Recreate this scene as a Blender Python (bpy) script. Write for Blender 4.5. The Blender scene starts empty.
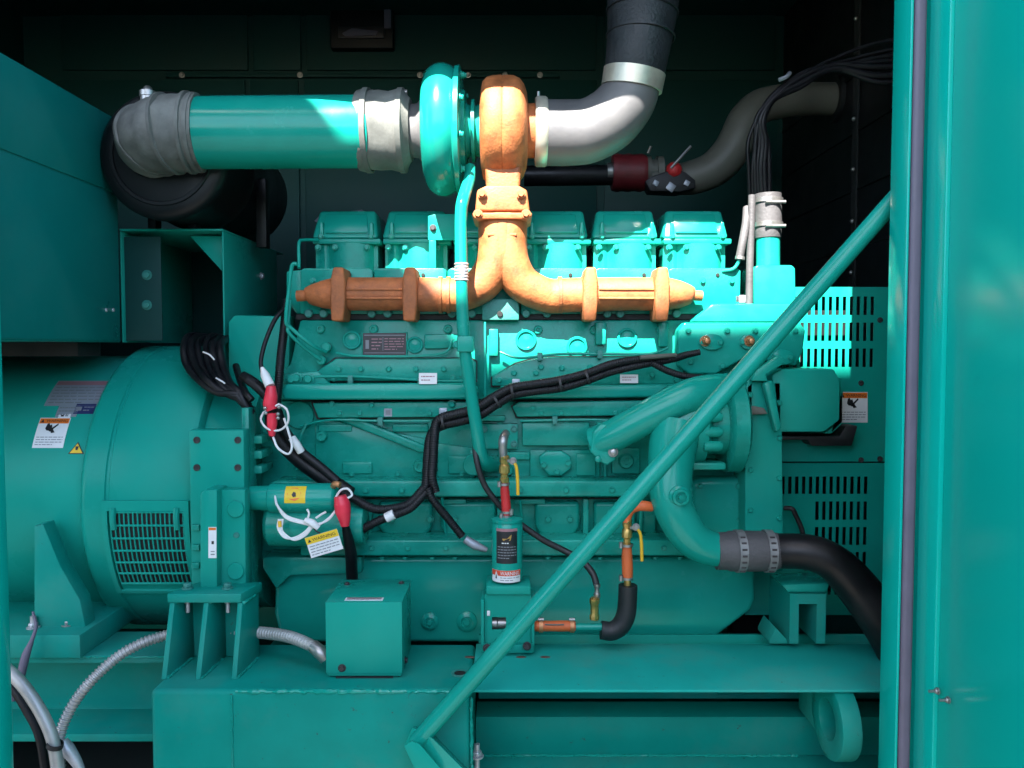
import bpy, bmesh, math, random
from mathutils import Vector, Matrix, noise
random.seed(11)
R = math.radians
scn = bpy.context.scene
COL = scn.collection
# ------------------------------------------------------------------ camera model (metres, z up, camera looks along +Y)
F = 800.0
CZ = 1.6
TILT = R(2.6)
cT, sT = math.cos(TILT), math.sin(TILT)

def P(px, py, Y):
    """world point seen at a pixel of the photograph, at distance Y"""
    u = (px - 512) / F
    v = -(py - 384) / F
    k = Y / (cT + v * sT)
    return Vector((u * k, Y, CZ + (-sT + v * cT) * k))

def M_(px, Y):
    return px * Y / F

# ------------------------------------------------------------------ materials
MATS = {}

def material(name, col, rough=0.45, metal=0.0, var=0.18, scale=6.0, bump=0.02, bscale=60.0, coat=0.0,
             dust=0.0, dustcol=(0.32, 0.30, 0.26), rvar=0.12, stretch=None, spec=0.5, dscale=2.3, chips=0.0, chipcol=(0.05, 0.06, 0.05)):
    m = bpy.data.materials.new(name)
    m.use_nodes = True
    nt = m.node_tree
    N, L = nt.nodes, nt.links
    b = N['Principled BSDF']
    tc = N.new('ShaderNodeTexCoord')
    src = tc.outputs['Object']
    if stretch:
        mp = N.new('ShaderNodeMapping')
        mp.inputs['Scale'].default_value = stretch
        L.new(src, mp.inputs['Vector'])
        src = mp.outputs['Vector']
    n1 = N.new('ShaderNodeTexNoise')
    n1.inputs['Scale'].default_value = scale
    n1.inputs['Detail'].default_value = 6
    n1.inputs['Roughness'].default_value = 0.62
    L.new(src, n1.inputs['Vector'])
    r1 = N.new('ShaderNodeMapRange')
    r1.inputs['From Min'].default_value = 0.3
    r1.inputs['From Max'].default_value = 0.7
    r1.inputs['To Min'].default_value = 1 - var
    r1.inputs['To Max'].default_value = 1 + var * 0.6
    L.new(n1.outputs['Fac'], r1.inputs['Value'])
    mul = N.new('ShaderNodeVectorMath')
    mul.operation = 'SCALE'
    mul.inputs[0].default_value = col
    L.new(r1.outputs['Result'], mul.inputs['Scale'])
    csrc = mul.outputs['Vector']
    if dust > 0:
        n3 = N.new('ShaderNodeTexNoise')
        n3.inputs['Scale'].default_value = dscale
        n3.inputs['Detail'].default_value = 9
        n3.inputs['Roughness'].default_value = 0.7
        L.new(src, n3.inputs['Vector'])
        r3 = N.new('ShaderNodeMapRange')
        r3.inputs['From Min'].default_value = 0.48
        r3.inputs['From Max'].default_value = 0.78
        r3.inputs['To Min'].default_value = 0.0
        r3.inputs['To Max'].default_value = dust
        L.new(n3.outputs['Fac'], r3.inputs['Value'])
        mx = N.new('ShaderNodeMix')
        mx.data_type = 'RGBA'
        L.new(r3.outputs['Result'], mx.inputs[0])
        L.new(csrc, mx.inputs[6])
        mx.inputs[7].default_value = (*dustcol, 1)
        csrc = mx.outputs[2]
    if chips > 0:
        n4 = N.new('ShaderNodeTexNoise')
        n4.inputs['Scale'].default_value = 38
        n4.inputs['Detail'].default_value = 5
        n4.inputs['Roughness'].default_value = 0.75
        L.new(src, n4.inputs['Vector'])
        r4 = N.new('ShaderNodeMapRange')
        r4.inputs['From Min'].default_value = 0.655
        r4.inputs['From Max'].default_value = 0.70
        r4.inputs['To Max'].default_value = chips * 0.75
        L.new(n4.outputs['Fac'], r4.inputs['Value'])
        m4 = N.new('ShaderNodeMix')
        m4.data_type = 'RGBA'
        L.new(r4.outputs['Result'], m4.inputs[0])
        L.new(csrc, m4.inputs[6])
        m4.inputs[7].default_value = (*chipcol, 1)
        csrc = m4.outputs[2]
    L.new(csrc, b.inputs['Base Color'])
    r2 = N.new('ShaderNodeMapRange')
    r2.inputs['From Min'].default_value = 0.3
    r2.inputs['From Max'].default_value = 0.7
    r2.inputs['To Min'].default_value = max(0.03, rough - rvar)
    r2.inputs['To Max'].default_value = min(1, rough + rvar)
    L.new(n1.outputs['Fac'], r2.inputs['Value'])
    L.new(r2.outputs['Result'], b.inputs['Roughness'])
    b.inputs['Metallic'].default_value = metal
    b.inputs['Specular IOR Level'].default_value = spec
    if coat:
        b.inputs['Coat Weight'].default_value = coat
        b.inputs['Coat Roughness'].default_value = 0.12
    if bump:
        n2 = N.new('ShaderNodeTexNoise')
        n2.inputs['Scale'].default_value = bscale
        n2.inputs['Detail'].default_value = 4
        L.new(src, n2.inputs['Vector'])
        bp = N.new('ShaderNodeBump')
        bp.inputs['Strength'].default_value = min(1.0, bump * 8)
        bp.inputs['Distance'].default_value = bump * 0.05
        L.new(n2.outputs['Fac'], bp.inputs['Height'])
        L.new(bp.outputs['Normal'], b.inputs['Normal'])
    MATS[name] = m
    return m

TEAL = (0.006, 0.275, 0.210)
material('teal_sheet', TEAL, 0.33, var=0.10, scale=3.0, bump=0.010, bscale=90, dust=0.06, coat=0.0, spec=0.10)
material('teal_cast', (0.007, 0.27, 0.203), 0.27, var=0.32, scale=7.0, bump=0.030, bscale=190, chips=0.7, dust=0.14, dustcol=(0.06, 0.19, 0.15), coat=0.0, spec=0.27, dscale=6)
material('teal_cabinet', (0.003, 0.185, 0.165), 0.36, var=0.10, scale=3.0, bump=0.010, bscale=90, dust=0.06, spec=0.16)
material('teal_gloss', TEAL, 0.20, var=0.12, scale=5.0, bump=0.012, bscale=50, coat=0.03, dust=0.03, spec=0.28)
material('teal_worn', (0.004, 0.24, 0.19), 0.40, var=0.16, scale=4.0, bump=0.02, bscale=70, chips=1.0, dust=0.35, dustcol=(0.11, 0.19, 0.16), dscale=3.2, spec=0.10)
material('teal_door', (0.002, 0.42, 0.34), 0.20, var=0.05, scale=2.0, bump=0.006, bscale=26, coat=0.06, rvar=0.04, spec=0.28)
material('teal_old', (0.02, 0.20, 0.165), 0.55, var=0.3, scale=12.0, bump=0.05, bscale=160, dust=0.4, dustcol=(0.16, 0.20, 0.17), dscale=8)
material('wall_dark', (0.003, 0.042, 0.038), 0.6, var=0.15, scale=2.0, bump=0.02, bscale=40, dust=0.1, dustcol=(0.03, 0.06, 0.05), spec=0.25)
material('rust_orange', (0.42, 0.128, 0.036), 0.66, var=0.55, scale=22, bump=0.05, bscale=150, dust=0.9, dustcol=(0.25, 0.075, 0.03), dscale=9, chips=1.0, chipcol=(0.10, 0.04, 0.025))
material('rust_dark', (0.44, 0.128, 0.038), 0.68, var=0.55, scale=20, bump=0.06, bscale=150, dust=0.9, dustcol=(0.19, 0.065, 0.03), dscale=9, chips=1.0, chipcol=(0.06, 0.03, 0.022))
material('rust_stain', (0.10, 0.05, 0.035), 0.8, var=0.3, scale=30, bump=0.05)
material('teal_toplit', (0.012, 0.34, 0.285), 0.46, var=0.14, scale=4.0, bump=0.02, bscale=70, chips=1.0, dust=0.4, dustcol=(0.17, 0.22, 0.17), dscale=2.8, spec=0.10)  # paler teal for upward faces: light from above put into colour, plus dust
material('rubber_black', (0.014, 0.014, 0.016), 0.5, var=0.25, scale=12, bump=0.03, bscale=120)
material('rubber_hose', (0.007, 0.007, 0.008), 0.40, spec=0.3, var=0.3, scale=10, bump=0.03, bscale=90, dust=0.05)
material('loom_black', (0.006, 0.006, 0.008), 0.45, spec=0.3, var=0.3, scale=18, bump=0.04, bscale=220)
material('drum_black', (0.006, 0.007, 0.008), 0.42, spec=0.3, var=0.2, scale=5, bump=0.015, bscale=60)
material('boot_grey', (0.135, 0.138, 0.125), 0.72, var=0.4, scale=11, bump=0.03, bscale=130, dust=0.5, dustcol=(0.30, 0.30, 0.27), dscale=8)
material('hose_grey', (0.07, 0.067, 0.07), 0.6, var=0.2, scale=14, bump=0.05, bscale=150)
material('pipe_silver', (0.115, 0.113, 0.118), 0.5, metal=0.15, var=0.14, scale=7, bump=0.03, bscale=60, dust=0.2, dscale=5)
material('wrap_dark', (0.014, 0.018, 0.022), 0.6, var=0.25, scale=14, bump=0.08, bscale=120)
material('zinc', (0.36, 0.35, 0.34), 0.35, metal=0.8, var=0.25, scale=30, bump=0.02)
material('zinc_matt', (0.50, 0.50, 0.52), 0.45, metal=0.55, var=0.25, scale=30, bump=0.02)
material('band_metal', (0.62, 0.58, 0.48), 0.42, metal=0.6, var=0.2, scale=20, bump=0.03)
material('conduit', (0.44, 0.43, 0.41), 0.42, metal=0.5, var=0.2, scale=18, bump=0.03)
material('brass', (0.52, 0.33, 0.10), 0.32, metal=0.75, var=0.25, scale=25, bump=0.02)
material('copper', (0.50, 0.22, 0.10), 0.4, metal=0.6, var=0.3, scale=25, bump=0.02)
material('red_boot', (0.72, 0.025, 0.055), 0.4, var=0.15, scale=20, bump=0.03)
material('red_hose', (0.50, 0.020, 0.022), 0.45, var=0.15, scale=20, bump=0.04, bscale=120)
material('orange_hose', (0.62, 0.12, 0.03), 0.5, var=0.2, scale=16, bump=0.05, bscale=120)
material('dark_red', (0.15, 0.012, 0.016), 0.5, var=0.3, scale=14, bump=0.05)
material('cream_pipe', (0.105, 0.105, 0.088), 0.5, var=0.2, scale=6, bump=0.03)
material('white_wire', (0.72, 0.70, 0.70), 0.45, var=0.1, scale=20, bump=0.01)
material('yellow_paint', (0.72, 0.40, 0.02), 0.4, var=0.1, scale=20, bump=0.01)
material('label_white', (0.72, 0.71, 0.72), 0.45, var=0.06, scale=20, bump=0)
material('label_orange', (0.72, 0.16, 0.02), 0.45, var=0.06, scale=20, bump=0)
material('label_red', (0.62, 0.07, 0.03), 0.45, var=0.06, scale=20, bump=0)
material('label_yellow', (0.75, 0.48, 0.02), 0.45, var=0.06, scale=20, bump=0)
material('label_black', (0.012, 0.012, 0.015), 0.45, var=0.06, scale=20, bump=0)
material('label_grey', (0.20, 0.20, 0.22), 0.45, var=0.06, scale=20, bump=0)
material('label_blue', (0.018, 0.025, 0.10), 0.45, var=0.06, scale=20, bump=0)
material('clamp_steel', (0.22, 0.22, 0.22), 0.45, metal=0.3, var=0.25, scale=30, bump=0.02)
material('plate_grey', (0.30, 0.32, 0.36), 0.38, metal=0.35, var=0.12, scale=14, bump=0.01)
material('plate_pink', (0.35, 0.17, 0.19), 0.4, metal=0.2, var=0.1, scale=14, bump=0)
material('plate_dark', (0.05, 0.042, 0.045), 0.4, metal=0.3, var=0.2, scale=25, bump=0.02)
material('seal_grey', (0.125, 0.108, 0.15), 0.6, var=0.12, scale=14, bump=0.03)
material('concrete', (0.055, 0.054, 0.05), 0.85, var=0.2, scale=1.5, bump=0.05, bscale=40)
material('floor_dark', (0.045, 0.06, 0.055), 0.75, var=0.3, scale=3, bump=0.04, bscale=40)
material('blocker_grey', (0.10, 0.13, 0.125), 0.8, var=0.2, scale=1.5, bump=0.03)
material('blocker_sheet', (0.45, 0.45, 0.43), 0.7, var=0.1, scale=3, bump=0.02)
material('gasket', (0.012, 0.014, 0.014), 0.7, var=0.2, scale=20, bump=0)
material('void_black', (0.006, 0.008, 0.008), 0.8, var=0.1, scale=10, bump=0)

# ------------------------------------------------------------------ mesh builder
def catmull(pts, n):
    pts = [Vector(p) for p in pts]
    if len(pts) < 3:
        out = []
        for i in range(len(pts) - 1):
            for k in range(n):
                out.append(pts[i].lerp(pts[i + 1], k / n))
        return out + [pts[-1]]
    q = [pts[0] * 2 - pts[1]] + pts + [pts[-1] * 2 - pts[-2]]
    out = []
    for i in range(1, len(q) - 2):
        p0, p1, p2, p3 = q[i - 1], q[i], q[i + 1], q[i + 2]
        for k in range(n):
            t = k / n
            out.append(0.5 * ((2 * p1) + (p2 - p0) * t + (2 * p0 - 5 * p1 + 4 * p2 - p3) * t * t + (3 * p1 - p0 - 3 * p2 + p3) * t ** 3))
    return out + [pts[-1]]

def lerp_list(vals, n):
    out = []
    for i in range(len(vals) - 1):
        for k in range(n):
            out.append(vals[i] + (vals[i + 1] - vals[i]) * k / n)
    return out + [vals[-1]]

class B:
    def __init__(s):
        s.bm = bmesh.new()
        s.mi = 0

    def _fin(s, faces, bev=0.0, seg=2, ang=30):
        faces = [f for f in faces if f.is_valid]
        bmesh.ops.recalc_face_normals(s.bm, faces=faces)
        for f in faces:
            f.material_index = s.mi
        if bev > 0:
            es = set()
            for f in faces:
                for e in f.edges:
                    if len(e.link_faces) == 2 and e.calc_face_angle(0) > R(ang):
                        es.add(e)
            bmesh.ops.bevel(s.bm, geom=list(es), offset=bev, offset_type='OFFSET', segments=seg, profile=0.5, affect='EDGES', clamp_overlap=True)
        return s

    def prism(s, loop, vec, bev=0.0, seg=2):
        vec = Vector(vec)
        a = [s.bm.verts.new(p) for p in loop]
        b = [s.bm.verts.new(Vector(p) + vec) for p in loop]
        fs = [s.bm.faces.new(a), s.bm.faces.new(b[::-1])]
        n = len(a)
        for i in range(n):
            fs.append(s.bm.faces.new((a[i], b[i], b[(i + 1) % n], a[(i + 1) % n])))
        return s._fin(fs, bev, seg)

    def loft(s, la, lb, bev=0.0, seg=2):
        a = [s.bm.verts.new(p) for p in la]
        b = [s.bm.verts.new(p) for p in lb]
        fs = [s.bm.faces.new(a), s.bm.faces.new(b[::-1])]
        n = len(a)
        for i in range(n):
            fs.append(s.bm.faces.new((a[i], b[i], b[(i + 1) % n], a[(i + 1) % n])))
        return s._fin(fs, bev, seg)

    def box(s, lo, hi, bev=0.0, seg=2):
        x0, y0, z0 = lo
        x1, y1, z1 = hi
        return s.prism([(x0, y0, z0), (x1, y0, z0), (x1, y0, z1), (x0, y0, z1)], (0, y1 - y0, 0), bev, seg)

    def pbox(s, x0, y0, x1, y1, Y, d, bev=0.003, seg=2):
        """box whose front face fills a pixel rectangle at distance Y, going back by d"""
        a = P(x0, (y0 + y1) / 2, Y)
        b = P(x1, (y0 + y1) / 2, Y)
        t = P((x0 + x1) / 2, y0, Y)
        u = P((x0 + x1) / 2, y1, Y)
        return s.box((a.x, Y, u.z), (b.x, Y + d, t.z), bev, seg)

    def pprism(s, pts, Y, d, bev=0.003, seg=2):
        return s.prism([P(x, y, Y) for x, y in pts], (0, d, 0), bev, seg)

    def rings(s, centers, frames, radii, seg, cap=True, closed=False):
        rs = []
        for c, (u, v), r in zip(centers, frames, radii):
            rs.append([s.bm.verts.new(c + (u * math.cos(2 * math.pi * k / seg) + v * math.sin(2 * math.pi * k / seg)) * r) for k in range(seg)])
        fs = []
        m = len(rs)
        for i in range(m if closed else m - 1):
            a, b = rs[i], rs[(i + 1) % m]
            for k in range(seg):
                fs.append(s.bm.faces.new((a[k], a[(k + 1) % seg], b[(k + 1) % seg], b[k])))
        if cap and not closed:
            fs.append(s.bm.faces.new(rs[0]))
            fs.append(s.bm.faces.new(rs[-1][::-1]))
        return s._fin(fs)

    def tube(s, pts, r, seg=14, n=6, cap=True, closed=False, wob=0.0, rib=None):
        """swept tube through pts; r a number or one per point; rib=(pitch, depth) makes corrugation"""
        rr = list(r) if isinstance(r, (list, tuple)) else [r] * len(pts)
        c = catmull(pts, n)
        radii = lerp_list(rr, n)
        if rib:
            L = [0.0]
            for i in range(1, len(c)):
                L.append(L[-1] + (c[i] - c[i - 1]).length)
            tot = L[-1]
            cnt = max(8, int(tot / rib[0] * 4))
            nc, nr = [], []
            j = 0
            for q in range(cnt + 1):
                t = tot * q / cnt
                while j < len(L) - 2 and L[j + 1] < t:
                    j += 1
                w = (t - L[j]) / max(1e-9, L[j + 1] - L[j])
                nc.append(c[j].lerp(c[j + 1], w))
                nr.append(radii[j] + (radii[j + 1] - radii[j]) * w + (rib[1] if q % 4 in (1, 2) else -rib[1] * 0.5))
            c, radii = nc, nr
        if closed:
            c = c[:-1]
            radii = radii[:-1]
        if wob:
            radii = [x * (1 + wob * random.uniform(-1, 1)) for x in radii]
        fr = []
        m = len(c)
        u = None
        for i in range(m):
            if closed:
                t = c[(i + 1) % m] - c[i - 1]
            else:
                t = c[min(i + 1, m - 1)] - c[max(i - 1, 0)]
            t = t.normalized() if t.length > 1e-9 else Vector((0, 0, 1))
            if u is None:
                u = t.orthogonal().normalized()
            else:
                u = (u - t * u.dot(t))
                u = u.normalized() if u.length > 1e-6 else t.orthogonal().normalized()
            fr.append((u, t.cross(u).normalized()))
        return s.rings(c, fr, radii, seg, cap, closed)

    def ptube(s, pts, rpx, **k):
        q = [P(*p) for p in pts]
        Ym = sum(p[2] for p in pts) / len(pts)
        if isinstance(rpx, (list, tuple)):
            rr = [a * p[2] / F for a, p in zip(rpx, pts)]
        else:
            rr = [rpx * p[2] / F for p in pts]
        return s.tube(q, rr, **k)

    def lathe(s, org, axis, prof, seg=40, cap=True):
        org, axis = Vector(org), Vector(axis).normalized()
        u = axis.orthogonal().normalized()
        v = axis.cross(u)
        return s.rings([org + axis * t for t, _ in prof], [(u, v)] * len(prof), [max(r, 1e-4) for _, r in prof], seg, cap)

    def plathe(s, py, Y, prof, seg=40, cap=True):
        """lathe along X; profile in pixels: (px, radius in px) at axis distance Y"""
        o = P(prof[0][0], py, Y)
        return s.lathe(o, (1, 0, 0), [(M_(x - prof[0][0], Y), M_(r, Y)) for x, r in prof], seg, cap)

    def disc(s, px, py, Y, r, d, bev=0.0015, seg=28):
        """round boss facing the camera: radius r px, standing d metres proud of Y"""
        rm = M_(r, Y)
        prof = [(0, rm), (d - bev, rm), (d, rm - bev)] if bev else [(0, rm), (d, rm)]
        return s.lathe(P(px, py, Y), (0, -1, 0), prof, seg)

    def cyl(s, a, b, r0, r1=None, seg=20):
        a, b = Vector(a), Vector(b)
        return s.lathe(a, b - a, [(0, r0), ((b - a).length, r0 if r1 is None else r1)], seg)

    def ball(s, c, r, sc=(1, 1, 1), sub=2):
        g = bmesh.ops.create_icosphere(s.bm, subdivisions=sub, radius=r, matrix=Matrix.Translation(Vector(c)) @ Matrix.Diagonal((*sc, 1)))
        for v in g['verts']:
            for f in v.link_faces:
                f.material_index = s.mi
        return s

    def hexa(s, p, d, r, h):
        """hex bolt head with washer"""
        p, d = Vector(p), Vector(d).normalized()
        s.lathe(p, d, [(0, r * 1.32), (h * 0.22, r * 1.32), (h * 0.24, r * 1.2)], 16)
        u = d.orthogonal().normalized()
        v = d.cross(u)
        lp = [p + d * h * 0.2 + (u * math.cos(k * math.pi / 3) + v * math.sin(k * math.pi / 3)) * r for k in range(6)]
        return s.prism(lp, d * h * 0.8, r * 0.14, 1)

    def grid(s, xs, zs, hole, Y, d):
        """plate in the XZ plane with cells left open"""
        vm = {}
        def vt(i, j):
            if (i, j) not in vm:
                vm[(i, j)] = s.bm.verts.new((xs[i], Y, zs[j]))
            return vm[(i, j)]
        fs = []
        for i in range(len(xs) - 1):
            for j in range(len(zs) - 1):
                if not hole(i, j):
                    fs.append(s.bm.faces.new((vt(i, j), vt(i + 1, j), vt(i + 1, j + 1), vt(i, j + 1))))
        g = bmesh.ops.extrude_face_region(s.bm, geom=fs)
        vs = [e for e in g['geom'] if isinstance(e, bmesh.types.BMVert)]
        bmesh.ops.translate(s.bm, verts=vs, vec=(0, d, 0))
        bmesh.ops.recalc_face_normals(s.bm, faces=s.bm.faces)
        return s

WLOC = {}

def mk(name, b, mat, parent=None, ang=38, label=None):
    """link a builder as ONE mesh object, its origin at its own middle, optionally under a parent"""
    me = bpy.data.meshes.new(name)
    b.bm.to_mesh(me)
    b.bm.free()
    for mname in (mat if isinstance(mat, (list, tuple)) else [mat]):
        me.materials.append(MATS[mname])
    co = [v.co for v in me.vertices]
    lo = Vector((min(c.x for c in co), min(c.y for c in co), min(c.z for c in co)))
    hi = Vector((max(c.x for c in co), max(c.y for c in co), max(c.z for c in co)))
    cen = (lo + hi) / 2
    me.transform(Matrix.Translation(-cen))
    me.polygons.foreach_set('use_smooth', [True] * len(me.polygons))
    me.set_sharp_from_angle(angle=R(ang))
    o = bpy.data.objects.new(name, me)
    COL.objects.link(o)
    WLOC[o.name] = cen
    if parent:
        o.parent = parent
        o.location = cen - WLOC[parent.name]
    else:
        o.location = cen
    if label:
        o['label'] = label
    return o

def tag(o, label, cat, group=None):
    o['label'] = label
    o['category'] = cat
    if group:
        o['group'] = group
    return o

def thing(name, label, cat, loc, group=None):
    o = bpy.data.objects.new(name, None)
    o.empty_display_size = 0.05
    COL.objects.link(o)
    o.location = loc
    WLOC[o.name] = Vector(loc)
    return tag(o, label, cat, group)

def struct(name, b, mat):
    o = mk(name, b, mat)
    o['kind'] = 'structure'
    return o

_bolts = {}

def bolt(parent, px, py, Y, r=3.0, mat='teal_cast', name='bolt', d=(0, -1, 0)):
    """one hex bolt, its own object; bolts of one size share their mesh"""
    p = P(px, py, Y)
    rm = M_(r, Y)
    key = (round(rm, 4), mat, d)
    if key not in _bolts:
        b = B().hexa((0, 0, 0), d, round(rm, 4), rm * 1.1)
        me = bpy.data.meshes.new(name)
        b.bm.to_mesh(me)
        b.bm.free()
        me.materials.append(MATS[mat])
        me.polygons.foreach_set('use_smooth', [True] * len(me.polygons))
        me.set_sharp_from_angle(angle=R(35))
        _bolts[key] = me
    o = bpy.data.objects.new(name, _bolts[key])
    COL.objects.link(o)
    o.parent = parent
    o.location = p - WLOC[parent.name]
    WLOC[o.name] = p
    return o

def text_outline(txt):
    cu = bpy.data.curves.new('lettering', 'FONT')
    cu.body = txt
    ob = bpy.data.objects.new('lettering', cu)
    COL.objects.link(ob)
    dg = bpy.context.evaluated_depsgraph_get()
    dg.update()
    me = bpy.data.meshes.new_from_object(ob.evaluated_get(dg))
    vs = [v.co.copy() for v in me.vertices]
    fs = [list(p.vertices) for p in me.polygons]
    COL.objects.unlink(ob)
    bpy.data.objects.remove(ob)
    bpy.data.meshes.remove(me)
    x0, x1 = min(v.x for v in vs), max(v.x for v in vs)
    y0, y1 = min(v.y for v in vs), max(v.y for v in vs)
    return [((v.x - x0) / (x1 - x0), (v.y - y0) / (y1 - y0)) for v in vs], fs

def sticker(name, parent, surf, items, label=None, nu=8, nv=8):
    """printed label laid on a surface. surf(u, v, h) -> point at height h; items: (kind, args, material)"""
    b = B()
    mats = []
    lev = 0
    for it in items:
        kind, args, mn = it
        if mn not in mats:
            mats.append(mn)
        b.mi = mats.index(mn)
        h = 0.0008 + lev * 0.0003
        if kind == 'base':
            u0, v0, u1, v1 = args
            top = [[b.bm.verts.new(surf(u0 + (u1 - u0) * i / nu, v0 + (v1 - v0) * j / nv, h)) for j in range(nv + 1)] for i in range(nu + 1)]
            for i in range(nu):
                for j in range(nv):
                    f = b.bm.faces.new((top[i][j], top[i + 1][j], top[i + 1][j + 1], top[i][j + 1]))
                    f.material_index = b.mi
            # rim down to the surface
            per = [(i, 0) for i in range(nu + 1)] + [(nu, j) for j in range(1, nv + 1)] + [(i, nv) for i in range(nu - 1, -1, -1)] + [(0, j) for j in range(nv - 1, 0, -1)]
            low = [b.bm.verts.new(surf(u0 + (u1 - u0) * i / nu, v0 + (v1 - v0) * j / nv, -0.0005)) for i, j in per]
            for q in range(len(per)):
                i, j = per[q]
                i2, j2 = per[(q + 1) % len(per)]
                f = b.bm.faces.new((top[i][j], top[i2][j2], low[(q + 1) % len(per)], low[q]))
                f.material_index = b.mi
            lev += 1
        elif kind == 'rect':
            u0, v0, u1, v1 = args
            k = 8
            vv = [[b.bm.verts.new(surf(u0 + (u1 - u0) * i / k, v0 + (v1 - v0) * j / k, h)) for j in range(k + 1)] for i in range(k + 1)]
            for i in range(k):
                for j in range(k):
                    f = b.bm.faces.new((vv[i][j], vv[i + 1][j], vv[i + 1][j + 1], vv[i][j + 1]))
                    f.material_index = b.mi
        elif kind == 'poly':
            f = b.bm.faces.new([b.bm.verts.new(surf(u, v, h)) for u, v in args])
            f.material_index = b.mi
        elif kind == 'text':
            txt, u0, v0, u1, v1 = args
            vs, fs = text_outline(txt)
            vv = [b.bm.verts.new(surf(u0 + (u1 - u0) * x, v0 + (v1 - v0) * y, h + 0.0004)) for x, y in vs]
            for fi in fs:
                try:
                    f = b.bm.faces.new([vv[i] for i in fi])
                    f.material_index = b.mi
                except ValueError:
                    pass
        if kind == 'lift':
            lev += 1
    return mk(name, b, mats, parent, label=label)

def flat(x0, y0, x1, y1, Y):
    def f(u, v, h):
        return P(x0 + (x1 - x0) * u, y1 + (y0 - y1) * v, Y) + Vector((0, -h, 0))
    return f

def hand_sign(cx, cy, s):
    """black pictogram of a hand caught by blades"""
    return [('poly', [(cx + x * s, cy + y * s * 1.1) for x, y in [(-.36, .02), (-.30, .28), (-.18, .34), (-.10, .20), (0, .26), (.06, .10), (.02, -.06), (-.10, -.12), (-.26, -.10)]], 'label_black'),
            ('poly', [(cx + x * s, cy + y * s * 1.1) for x, y in [(-.12, -.10), (-.02, -.18), (.42, .22), (.38, .32)]], 'label_black'),
            ('poly', [(cx + x * s, cy + y * s * 1.1) for x, y in [(-.02, -.08), (.08, -.26), (.30, -.22), (.14, -.02)]], 'label_black')]

def text_rows(u0, u1, v0, v1, n, mat='label_grey'):
    out = []
    for i in range(n):
        v = v1 - (v1 - v0) * (i + 0.5) / n
        th = (v1 - v0) / n * 0.30
        u = u0
        end = u1 - (0.0 if i < n - 1 else 0.35 * (u1 - u0))
        while u < end - 0.02:
            w = random.uniform(0.06, 0.17)
            out.append(('rect', (u, v - th / 2, min(u + w, end), v + th / 2), mat))
            u += w + 0.025
    return out

def warning_items(head='label_orange', rows=3, word='WARNING'):
    return ([('base', (0, 0, 1, 1), 'label_white'), ('rect', (0.02, 0.80, 0.98, 0.98), head), ('lift', (), head),
             ('poly', [(0.06, 0.83), (0.18, 0.83), (0.12, 0.95)], 'label_black'),
             ('text', (word, 0.24, 0.845, 0.94, 0.935), 'label_black')]
            + hand_sign(0.46, 0.62, 0.52) + text_rows(0.07, 0.93, 0.06, 0.38, rows))

def rust(b):
    return b

# ================================================================== SETTING
ZT = P(512, 690, 1.75).z            # top of the skid base
XL, XR = -1.95, 1.14
b = B(); b.box((-30, -40, -0.05), (30, 30, 0)); struct('ground', b, 'concrete')
b = B(); b.box((-2.1, 1.78, 0.012), (1.5, 3.6, 0.14)); struct('container_floor', b, 'floor_dark')
YB = 3.42
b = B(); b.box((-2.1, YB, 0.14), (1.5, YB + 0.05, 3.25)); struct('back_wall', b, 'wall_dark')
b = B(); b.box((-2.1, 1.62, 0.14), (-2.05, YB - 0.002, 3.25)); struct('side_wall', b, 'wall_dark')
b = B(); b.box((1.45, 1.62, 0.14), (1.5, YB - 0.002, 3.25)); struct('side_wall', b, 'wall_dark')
# ------------------------------------------------------------------ light: one sun and the sky
ELEV, AZ = R(50), R(17)              # sun stands ahead of the doorway, slightly to its left
SUN = Vector((-math.sin(AZ) * math.cos(ELEV), -math.cos(AZ) * math.cos(ELEV), math.sin(ELEV)))
def to_sun(p, z=None, y=None):
    t = (z - p.z) / SUN.z if z is not None else (y - p.y) / SUN.y
    return p + SUN * t
LINTEL_Y = 1.60
ptop = to_sun(P(505, 92, 2.09), y=LINTEL_Y)
ZL = ptop.z                          # lower edge of the lintel casts the upper shadow edge
b = B(); b.box((-2.1, LINTEL_Y, ZL), (1.5, LINTEL_Y + 0.06, ZL + 0.3)); struct('lintel_beam', b, 'teal_sheet')
b = B(); b.box((-2.1, LINTEL_Y + 0.061, ZL + 0.12), (1.5, YB + 0.05, ZL + 0.17)); struct('roof', b, 'wall_dark')
# unseen sheet added to shape the sunlight: sun comes through its notch
ZC = 6.2
nA = to_sun(P(280, 62, 2.10), z=ZC)
nB = to_sun(P(470, 366, 2.17), z=ZC)
nC = to_sun(P(900, 354, 2.2), z=ZC)
nD = to_sun(P(900, 285, 2.2), z=ZC)
nB2 = to_sun(P(600, 364, 2.20), z=ZC)
def ext(a, b_, y):
    t = (y - a.y) / (b_.y - a.y)
    return a + (b_ - a) * t
YF = max(nA.y, nD.y) + 0.25
tl = ext(nB, nA, YF); tr = ext(nC, nD, YF)
xa, xb, ya = to_sun(P(0, 300, 1.6), z=ZC).x - 1.6, to_sun(P(1024, 300, 1.6), z=ZC).x + 0.5, to_sun(P(500, 768, 1.6), z=ZC).y - 0.8
loop = [(xa, YF), (tl.x, YF), (nB.x, nB.y), (nB2.x, nB2.y), (nC.x, nC.y), (tr.x, YF), (xb, YF), (xb, ya), (xa, ya)]
b = B(); b.prism([(x, y, ZC) for x, y in loop], (0, 0, 0.03)); struct('sun_blocker', b, 'blocker_sheet')

b = B(); b.box((-9, -4.6, 0.004), (9, -4.4, 2.4)); struct('low_sky_blocker', b, 'blocker_grey')  # unseen wall added behind the camera to cut the low sky fill
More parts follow.
